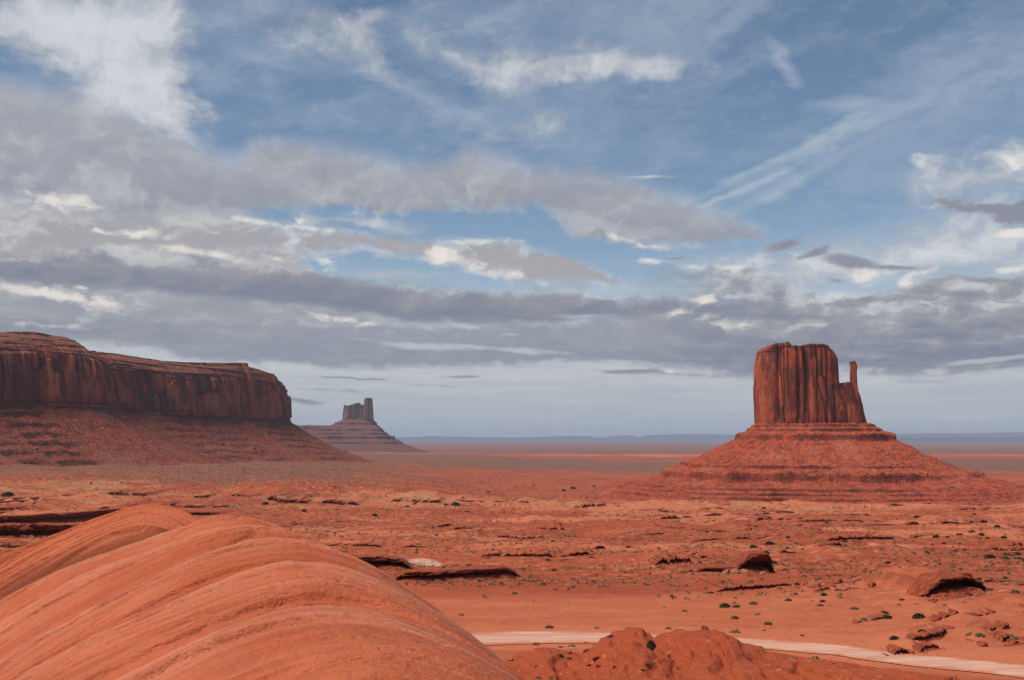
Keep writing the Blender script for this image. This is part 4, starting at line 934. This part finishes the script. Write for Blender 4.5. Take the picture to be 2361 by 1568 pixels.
    S1 = S1 - .9 * pits + (.2 + .8 * fl) * (.022 * perlin2(bed1 * 3.3, U * .12, .5) + .012 * perlin2(bed1 * 9.0, U * .25, .8)) + .05 * fbm2(X / 1.6, Y / 1.6, 4, .66)
    m2 = 36 + np.cumsum(r2.uniform(.10, .75, 240)); a2 = r2.uniform(.02, .15, 240) * (r2.uniform(size=240) < .85) + .01
    S2, f2 = risers(bed2 + .6 * wobb, m2, a2, .06, 1.3)
    S2 = S2 + .035 * perlin2(bed2 * 3.1, U * .15, .25) + .016 * perlin2(bed2 * 8, U * .2, .35)
    lip_light2 = f2
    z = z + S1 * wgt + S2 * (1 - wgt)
    lip_light = lip_light1 * wgt + lip_light2 * (1 - wgt)
    # worn scratches of old carving near the third lip
    def groove(x0, y0, x1, y1, dep, wd=.030):
        dx, dy = x1 - x0, y1 - y0; L2 = dx * dx + dy * dy
        q = np.clip(((X - x0) * dx + (Y - y0) * dy) / L2, 0, 1)
        return -dep * np.exp(-(((X - x0 - q * dx) ** 2 + (Y - y0 - q * dy) ** 2) / wd ** 2))
    def onrock(px, py):
        a, b = px2dir(px, py); best = None
        for dd in np.linspace(9, 17, 240):
            zz = lin(dd, [(8, -1.72), (15, -1.76), (19, -1.76)]) - .165 * max(a * dd - np.interp(dd, [5, 11.2, 15.3, 19.1], [-.2, -2, -3, -4.15]), 0) ** 2
            if b * dd <= zz: return a * dd, dd
        return a * 15, 15
    for x0, y0, x1, y1 in [(415, 345, 540, 480), (640, 300, 700, 380), (560, 350, 610, 400), (540, 300, 620, 320), (770, 335, 860, 345), (790, 360, 860, 430), (850, 360, 950, 450), (1160, 315, 1210, 325), (1240, 300, 1290, 320),
                           (1170, 360, 1240, 450), (1180, 470, 1260, 370), (1480, 400, 1570, 425), (1560, 450, 1600, 550), (1740, 480, 1750, 540)]:
        a = onrock(250 + x0 * .0741, 550 + y0 * .0741); b = onrock(250 + x1 * .0741, 550 + y1 * .0741)
        z = z + groove(a[0], a[1], b[0], b[1], .012, .022)
    bed = bed1 * wgt + bed2 * (1 - wgt)
    V = np.stack([X, Y, z], -1)
    o = mesh_obj('sandstone_outcrop', V, grid_quads(nt_, len(u))[:, ::-1], None, M_SLICK, attrs={'bed': bed, 'across': U, 'lip_light': lip_light, 'back': 1 - wgt})
    tag(o, 'smooth rounded orange sandstone outcrop with curved layered ridges in the foreground', 'rock outcrop')
slickrock()

# ------------------------------------------------------------------ rock ledges (overhanging bands of rock)
def ledge_mesh(i, label, group=None, seed=0.0, apron=1.6, lip=.22, slab=.34):
    g = LEDGES[i]; h = g['h']; rec = g['rec']
    mg = .22 * (g['x1'] - g['x0']); x0, x1 = g['x0'] - .15 * mg, g['x1'] + .15 * mg
    n = int(np.clip((x1 - x0) / max(.10, h * .05), 60, 900)); X = np.linspace(x0, x1, n)
    Yl = np.interp(X, g['x'], g['y']) + h * (.95 * fbm2(X / (3.5 * h) + seed, X * 0 + seed, 4, .3) + .12 * np.round(2 * perlin2(X / (1.1 * h), X * 0 + seed, .7)))
    tp = ledge_taper(g, X)
    zg = H(X, Yl - 1.0, bench=False); hh = h * tp * np.interp(X, g['x'], g['hp']) * (1 + .14 * fbm2(X / (2.2 * h) + seed, X * 0, 3))
    d = Yl.mean(); ex = rec * h + 1.8 + .014 * d
    # (depth behind the line, height fraction)
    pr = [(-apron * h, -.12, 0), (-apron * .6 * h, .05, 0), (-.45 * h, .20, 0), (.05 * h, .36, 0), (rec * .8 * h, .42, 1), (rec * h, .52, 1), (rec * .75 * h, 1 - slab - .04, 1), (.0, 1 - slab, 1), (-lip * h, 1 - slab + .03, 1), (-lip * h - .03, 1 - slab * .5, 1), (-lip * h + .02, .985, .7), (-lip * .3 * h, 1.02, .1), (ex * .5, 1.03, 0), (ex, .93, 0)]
    pr = np.array(pr); f = np.linspace(0, len(pr) - 1, 60); k = np.arange(len(pr))
    o = np.interp(f, k, pr[:, 0])[:, None]; zf = np.interp(f, k, pr[:, 1])[:, None]; bd = np.interp(f, k, pr[:, 2])[:, None]
    X3 = X[None, :] + 0 * o; Y3 = Yl[None, :] + o * (.25 + .75 * tp)[None, :]; Z3 = zg[None, :] + zf * hh[None, :] - .12 * h * (1 - tp)[None, :]
    back = np.clip((o - 0) / ex, 0, 1) * (zf > .9)
    Z3 = Z3 + back * (H(X3, Y3, bench=False) - zg[None, :])
    wt = np.interp(f, [0, 2, 4, 10, 12, 13], [.15, .8, 1, 1, .25, .0])[:, None]
    dn = h * (.34 * fbm3(X3 / (.8 * h) + seed, Y3 / (.8 * h), Z3 / (.35 * h), 3) + .26 * np.round(2 * perlin3(X3 / (1.0 * h), Y3 / (1.4 * h), Z3 / (.16 * h) + seed)) / 2)
    Y3 = Y3 - dn * wt; Z3 = Z3 + .06 * h * fbm2(X3 / (.5 * h), Y3 / (.5 * h), 3, .5) * wt
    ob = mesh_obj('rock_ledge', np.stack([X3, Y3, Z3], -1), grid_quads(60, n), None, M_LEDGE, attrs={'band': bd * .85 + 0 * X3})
    return tag(ob, label, 'rock ledge', group)
for _i, _lab, _grp, _kw in LEDGE_DEFS: ledge_mesh(_i, _lab, _grp, _i * 1.37, **_kw)

# ------------------------------------------------------------------ boulders
def rock_mesh(name, seed, mat, flat=.65):
    import bmesh
    bm = bmesh.new(); bmesh.ops.create_icosphere(bm, subdivisions=3, radius=1.0)
    v = np.array([q.co[:] for q in bm.verts]); r = np.random.default_rng(seed)
    for _ in range(9):                                   # planar fracture faces
        nn = r.normal(size=3); nn /= np.linalg.norm(nn); d = r.uniform(.55, .85); k = v @ nn; over = (k > d)[:, None]
        v = np.where(over, v - nn * (k - d)[:, None], v)
    v *= np.array([r.uniform(.9, 1.3), r.uniform(.8, 1.1), flat]); v += .05 * fbm3(v[:, 0] * 2 + seed, v[:, 1] * 2, v[:, 2] * 2, 3)[:, None] * v
    for q, c in zip(bm.verts, v): q.co = c
    me = bpy.data.meshes.new(name); bm.to_mesh(me); bm.free(); me.materials.append(mat)
    return me
RL = [rock_mesh('boulder', 30 + i, M_LEDGE, .55 + .1 * (i % 3)) for i in range(5)]
RM = [rock_mesh('boulder', i, M_BLOCK, .6 + .1 * (i % 3)) for i in range(5)]
def put(me, name, loc, s, rz, label, cat, group=None, tilt=0.0):
    o = bpy.data.objects.new(name, me); COL.objects.link(o); o.location = loc; o.scale = (s, s, s); o.rotation_euler = (random.uniform(-tilt, tilt), random.uniform(-tilt, tilt), rz)
    return tag(o, label, cat, group)
def scatter_boulders():
    X, Y, Z, cov = MIT_DATA
    px = X / Y * F + 512; py = HY - Z / Y * F
    front = (Y < 1490) & (py > 440) & (py < 494) & (X / Y * F + 512 > 640) & (X / Y * F + 512 < 960)
    idx = np.argwhere(front); pick = idx[rng.choice(len(idx), 90, replace=False)]
    for i, j in pick:
        s = float(rng.choice([1.0, 1.4, 1.9, 2.6], p=[.4, .3, .2, .1]))
        put(RM[int(rng.integers(5))], 'boulder', (X[i, j], Y[i, j], Z[i, j] + .25 * s), s, rng.uniform(0, 6), 'pale red boulder lying on the talus cone of the big butte', 'boulder', 'boulders on the talus of the big butte', .4)
    XT, YT, ZT = MESA[7]; px = XT / YT * F + 512
    ok = (px > -5) & (px < 335) & (HY - ZT / YT * F < 462)
    idx = np.argwhere(ok); pick = idx[rng.choice(len(idx), 80, replace=False)]
    for i, j in pick:
        s = float(rng.choice([1.6, 2.2, 3.2, 4.6], p=[.4, .3, .2, .1]))
        put(RM[int(rng.integers(5))], 'boulder', (XT[i, j], YT[i, j], ZT[i, j] + .25 * s), s, rng.uniform(0, 6), 'brown boulder lying on the slope under the long mesa', 'boulder', 'boulders on the slope of the long mesa', .4)
scatter_boulders()
for (x, y, s, lab) in [(1110, 1322, .7, 'small pale boulder under the lip of the cut bank'), (1085, 1326, .5, 'smaller stone left of the pale boulder under the cut bank'), (1180, 1312, .45, 'stone at the right end of the cut bank'),
                       (1762, 1455, .22, 'reddish rock on the crest of the dark mound before the road'), (1880, 1352, 1.1, 'round dark boulder alone on the slope right of the blocky outcrop'), (1235, 1487, .35, 'dark rock topping the left peak of the mound')]:
    c = at(*D2(x, y)); put((RL if s < .3 else RM)[int(rng.integers(5))], 'boulder', (c[0], c[1], c[2] + .2 * s), s, rng.uniform(0, 6), lab, 'boulder', None, .3)

def scatter_rubble():
    P = []
    for i, g in enumerate(LEDGES[:17]):
        for _ in range(7 if i in (1, 2, 3) else 4):
            q = rng.uniform(.05, .95); x = g['x0'] + q * (g['x1'] - g['x0']); h = g['h']
            P.append((x, float(np.interp(x, g['x'], g['y'])) - h * rng.uniform(.5, 2.6), h * rng.uniform(.06, .26)))
    P = np.array(P); Z = H(P[:, 0], P[:, 1])
    for (x, y, sz), z in zip(P, Z):
        put(RM[int(rng.integers(5))], 'boulder', (x, y, z + .2 * sz), sz, rng.uniform(0, 6), 'broken red rock fallen in front of one of the dark ledges', 'boulder', 'broken rocks fallen below the ledges', .5)
scatter_rubble()
def mound_rocks():
    x = rng.uniform(-3, 26, 40); y = np.interp(x, CREST[:, 0], CREST[:, 1]) + rng.normal(size=40) * 2.2 - 1.2; z = H(x, y)
    for a, b, c in zip(x, y, z):
        q = rng.uniform(.07, .30); put(RL[int(rng.integers(5))], 'boulder', (a, b, c + .1 * q), q, rng.uniform(0, 6), 'small dark red rock on the earth mound before the road', 'boulder', 'small rocks on the earth mound', .5)
mound_rocks()

# ------------------------------------------------------------------ shrubs
def leaf_cloud(n, seed, shape, leaf):
    r = np.random.default_rng(seed)
    d = r.normal(size=(n, 3)); d /= np.linalg.norm(d, axis=1, keepdims=True)
    lob = 1 + .30 * fbm3(d[:, 0] * 1.7 + seed, d[:, 1] * 1.7, d[:, 2] * 1.7, 2)
    rad = lob * r.uniform(.45, 1.0, n) ** .5
    p = d * rad[:, None] * np.array(shape); p[:, 2] = np.abs(p[:, 2]) if shape[2] < 1 else p[:, 2] + shape[2]
    V = []; T = []
    for i in range(n):
        a = r.normal(size=3); a /= np.linalg.norm(a); b = np.cross(a, d[i]); b /= np.linalg.norm(b) + 1e-6
        l = leaf * r.uniform(.6, 1.3)
        k = len(V); V += [p[i] - a * l, p[i] + a * l * .6 + b * l * .7, p[i] + a * l * .6 - b * l * .7]; T.append((k, k + 1, k + 2))
    return np.array(V), np.array(T)
def tubes(segs):
    V = []; Q = []
    for p, q, r0, r1 in segs:
        p, q = np.array(p, float), np.array(q, float); d = q - p; d /= np.linalg.norm(d)
        a = np.cross(d, [.3, .9, .1]); a /= np.linalg.norm(a); b = np.cross(d, a); k = len(V)
        for c, r in ((p, r0), (q, r1)):
            for i in range(5):
                t = i / 5 * 2 * math.pi; V.append(c + r * (math.cos(t) * a + math.sin(t) * b))
        for i in range(5): Q.append((k + i, k + (i + 1) % 5, k + 5 + (i + 1) % 5, k + 5 + i))
    return np.array(V), np.array(Q)
def shrub_mesh(name, seed, n, shape, leaf, fol, stems=4, h=.6):
    v, t = leaf_cloud(n, seed, shape, leaf)
    r = np.random.default_rng(seed + 50)
    segs = [((0, 0, -.15), (r.uniform(-.5, .5) * shape[0], r.uniform(-.5, .5) * shape[1], h), .05, .02) for _ in range(stems)]
    tv, tq = tubes(segs)
    o = mesh_obj(name, np.vstack([v, tv]), tq + len(v), t, mats=[fol, M_BARK], mat_idx=np.concatenate([np.ones(len(tq)), np.zeros(len(t))]), smooth=False)
    me = o.data; bpy.data.objects.remove(o)
    return me
JM = [shrub_mesh('juniper_bush', 20 + i, 420, (1.0, 1.0, .62 + .1 * i), .22, M_JUN, 5, .5) for i in range(3)]
SM = [shrub_mesh('sage_shrub', 40 + i, 150, (1.0, 1.0, .65), .22, M_SAGE, 5, .4) for i in range(3)]
YM = [shrub_mesh('grass_tuft', 60 + i, 130, (1.0, 1.0, .75), .24, M_STRAW, 3, .3) for i in range(2)]
JUN = [(675 + x * .1478, 487.5 + y * .1478, s) for x, y, s in [(90, 195, 20), (110, 222, 18), (245, 187, 26), (275, 175, 22), (210, 232, 18), (262, 222, 18), (505, 258, 18), (717, 213, 34), (770, 215, 22), (850, 208, 28), (848, 253, 26), (887, 183, 16),
       (1028, 235, 32), (1268, 232, 18), (1637, 195, 40), (2025, 178, 26), (2180, 262, 44), (1300, 328, 34), (1390, 332, 40), (1108, 327, 18), (1208, 342, 20), (1150, 362, 40), (1160, 393, 26), (1615, 330, 44), (1768, 330, 44), (1845, 332, 36),
       (1925, 315, 44), (2008, 297, 38), (2073, 315, 38), (2115, 340, 30), (2225, 335, 44), (1822, 375, 34), (1925, 378, 26), (1745, 383, 22), (1898, 425, 34), (1705, 437, 34), (2130, 465, 70), (2235, 475, 50), (2310, 445, 60), (2270, 450, 34),
       (2235, 608, 38), (1010, 722, 48), (338, 797, 74), (1430, 875, 70), (1650, 865, 80), (247, 710, 34), (1485, 1015, 62), (1670, 968, 66), (1440, 505, 40), (1000, 768, 40), (600, 138, 34), (530, 400, 50), (640, 375, 60), (765, 335, 34)]]
JUN = [(x, y, s * .1478) for x, y, s in JUN]
JUN += [(X * .18, 320 + Y * .18, s * .18) for X, Y, s in [(45, 968, 62), (1688, 1057, 32), (2305, 1020, 24), (2265, 1035, 22), (1475, 1020, 36), (960, 1025, 30), (1870, 1050, 14), (120, 1010, 22), (190, 1018, 18), (60, 1050, 30), (675, 903, 18), (712, 905, 14), (533, 940, 14), (505, 908, 14), (2080, 1085, 26)]]
JUN += [(287.5 + X * .1694, 387.5 + Y * .1694, s * .1694) for X, Y, s in [(933, 688, 26), (990, 687, 46), (515, 752, 32), (1297, 668, 14), (1685, 592, 36), (1630, 607, 26), (1808, 580, 18), (1037, 650, 20), (1185, 615, 20), (1195, 540, 16), (1140, 557, 12), (1450, 577, 14), (280, 585, 16), (250, 582, 14), (2200, 720, 22), (2262, 768, 24)]]
for (x, y, w_) in JUN:
    c = at(x, y + .35 * w_ * .5); rad = max(.35, w_ / F * c[1] * .5)
    put(random.choice(JM), 'juniper_bush', (c[0], c[1], c[2] - .05), rad, rng.uniform(0, 6), 'dark green rounded juniper bush on the open red plain', 'juniper bush', 'dark juniper bushes dotted over the plain')
def on_mound(X, Y): return 500 + X * .1165, 600 + Y * .1165
MS = [(1298, 412, 82, 'tall dark green shrub alone on the middle of the dark mound', JM), (950, 318, 70, 'grey brown twiggy shrub beside the left peak of the mound', SM), (515, 478, 56, 'dark green shrub low on the left flank of the mound', JM), (520, 408, 50, 'thin brown bush standing against the pale road edge', SM),
      (310, 566, 40, 'yellow green tuft low on the left of the mound', YM), (735, 372, 44, 'yellow tuft on the road side slope of the mound', YM), (590, 505, 60, 'pale grey shrub in the middle left of the mound', SM), (990, 580, 40, 'dark shrub at the foot of the mound centre', JM), (1260, 545, 60, 'straw coloured clump left of its twin on the mound', YM), (1330, 545, 46, 'straw coloured clump right of its twin on the mound', YM),
      (1455, 485, 54, 'pale shrub on the pink patch of the mound', SM), (1225, 600, 36, 'small dark shrub near the bottom picture edge', JM), (1525, 580, 44, 'bright yellow tuft near the dark hole of the mound', YM), (330, 672, 56, 'grey tuft at the lower left foot of the mound', SM), (445, 668, 60, 'straw tuft beside the grey one at the foot of the mound', YM)]
for X, Y, w_, lab, pool in MS:
    x, y = on_mound(X, Y); c = at(x, min(y, 679)); rad = w_ * .1165 / F * c[1] * .5
    o = put(random.choice(pool), {id(JM): 'green_shrub', id(SM): 'sage_shrub', id(YM): 'grass_tuft'}[id(pool)], (c[0], c[1], c[2] - .03), rad, rng.uniform(0, 6), lab, 'shrub')
    if X == 1298: o.scale = (rad, rad, rad * 2.4)
# the nearer low shrubs, each one a thing
def scatter_shrubs():
    P = []
    while len(P) < 290:
        d = 66 * (330 / 66) ** rng.uniform(0, 1); a = rng.uniform(-26, 26); x, y = d * math.tan(math.radians(a)), d
        if perlin2(x / 22, y / 14, .33) + .35 * rng.normal() < .05: continue
        if np.hypot(RX - x, RY - y).min() < 5.0: continue
        if x < -.02 * d and d < 95: continue
        if 118 < d < 175 and a < 8 and rng.uniform() < .8: continue
        P.append((x, y))
    P = np.array(P); Z = H(P[:, 0], P[:, 1])
    for (x, y), z in zip(P, Z):
        s = rng.uniform(.20, .50) * (.8 + y / 350)
        if rng.uniform() < .45: put(random.choice(YM), 'grass_tuft', (x, y, z - .02), s * .8, rng.uniform(0, 6), 'small straw coloured tuft of dry grass on the near red sand', 'grass tuft', 'dry grass tufts on the near sand')
        else: put(random.choice(SM), 'sage_shrub', (x, y, z - .02), s, rng.uniform(0, 6), 'small grey green sage shrub on the near red sand', 'shrub', 'sage shrubs on the near sand')
scatter_shrubs()
def far_scrub():
    V = []; T = []; MI = []
    n = 62000
    d = 150 * (2600 / 150) ** rng.uniform(0, 1, n) ** .8; a = np.radians(rng.uniform(-28, 28, n)); x = d * np.tan(a); y = d
    keep = (fbm2(x / 60, y / 34, 4, .71) + .28 * rng.normal(size=n) > .02) & ~((d > 115) & (d < 180) & (a < .14) & (rng.uniform(size=n) < .85))
    x, y, d = x[keep], y[keep], d[keep]; z = H(x, y)
    s = (.13 + .45 * rng.uniform(0, 1, len(x)) ** 2.2) * (1 + d / 900)
    m = len(x)
    base = np.stack([x, y, z], -1)
    for k in range(9):
        dv = rng.normal(size=(m, 3)); dv[:, 2] = np.abs(dv[:, 2]) * .7; dv /= np.linalg.norm(dv, axis=1, keepdims=True)
        c = base + dv * (s * rng.uniform(.3, .9, m))[:, None]
        A = rng.normal(size=(m, 3)); A /= np.linalg.norm(A, axis=1, keepdims=True); B = np.cross(A, dv)
        l = (s * .42)[:, None]
        i0 = len(V) * 0 + k * 3 * m
        V.append(np.concatenate([c - A * l, c + A * l * .6 + B * l * .8, c + A * l * .6 - B * l * .8]))
        T.append(np.stack([i0 + np.arange(m), i0 + m + np.arange(m), i0 + 2 * m + np.arange(m)], -1))
        MI.append((np.arange(m) * 7919 % 10 < 3).astype(int))
    o = mesh_obj('scrub', np.vstack(V), None, np.vstack(T), mats=[M_SAGE, M_STRAW], mat_idx=np.concatenate(MI), smooth=False)
    tag(o, 'countless small scrub plants spread over the desert plain', kind='stuff')
far_scrub()

# ------------------------------------------------------------------ haze
def haze():
    x0, x1, y0, y1, z0, z1 = -60000, 60000, -60000, 60000, -150.0, 330.0
    V = [(x, y, z) for z in (z0, z1) for x, y in ((x0, y0), (x1, y0), (x1, y1), (x0, y1))]
    Q = [(0, 3, 2, 1), (4, 5, 6, 7), (0, 1, 5, 4), (1, 2, 6, 5), (2, 3, 7, 6), (3, 0, 4, 7)]
    m = bpy.data.materials.new('haze'); m.use_nodes = True; w = NT(m.node_tree)
    pv = w.n('ShaderNodeVolumePrincipled', {'Color': (.72, .83, 1.0), 'Density': 3.2e-5, 'Anisotropy': 0.0})
    out = w.n('ShaderNodeOutputMaterial'); w.t.links.new(pv.outputs[0], out.inputs['Volume'])
    o = mesh_obj('haze', np.array(V), Q, None, m, smooth=False)
    tag(o, 'thin blue haze over the far plain', kind='stuff')
haze()
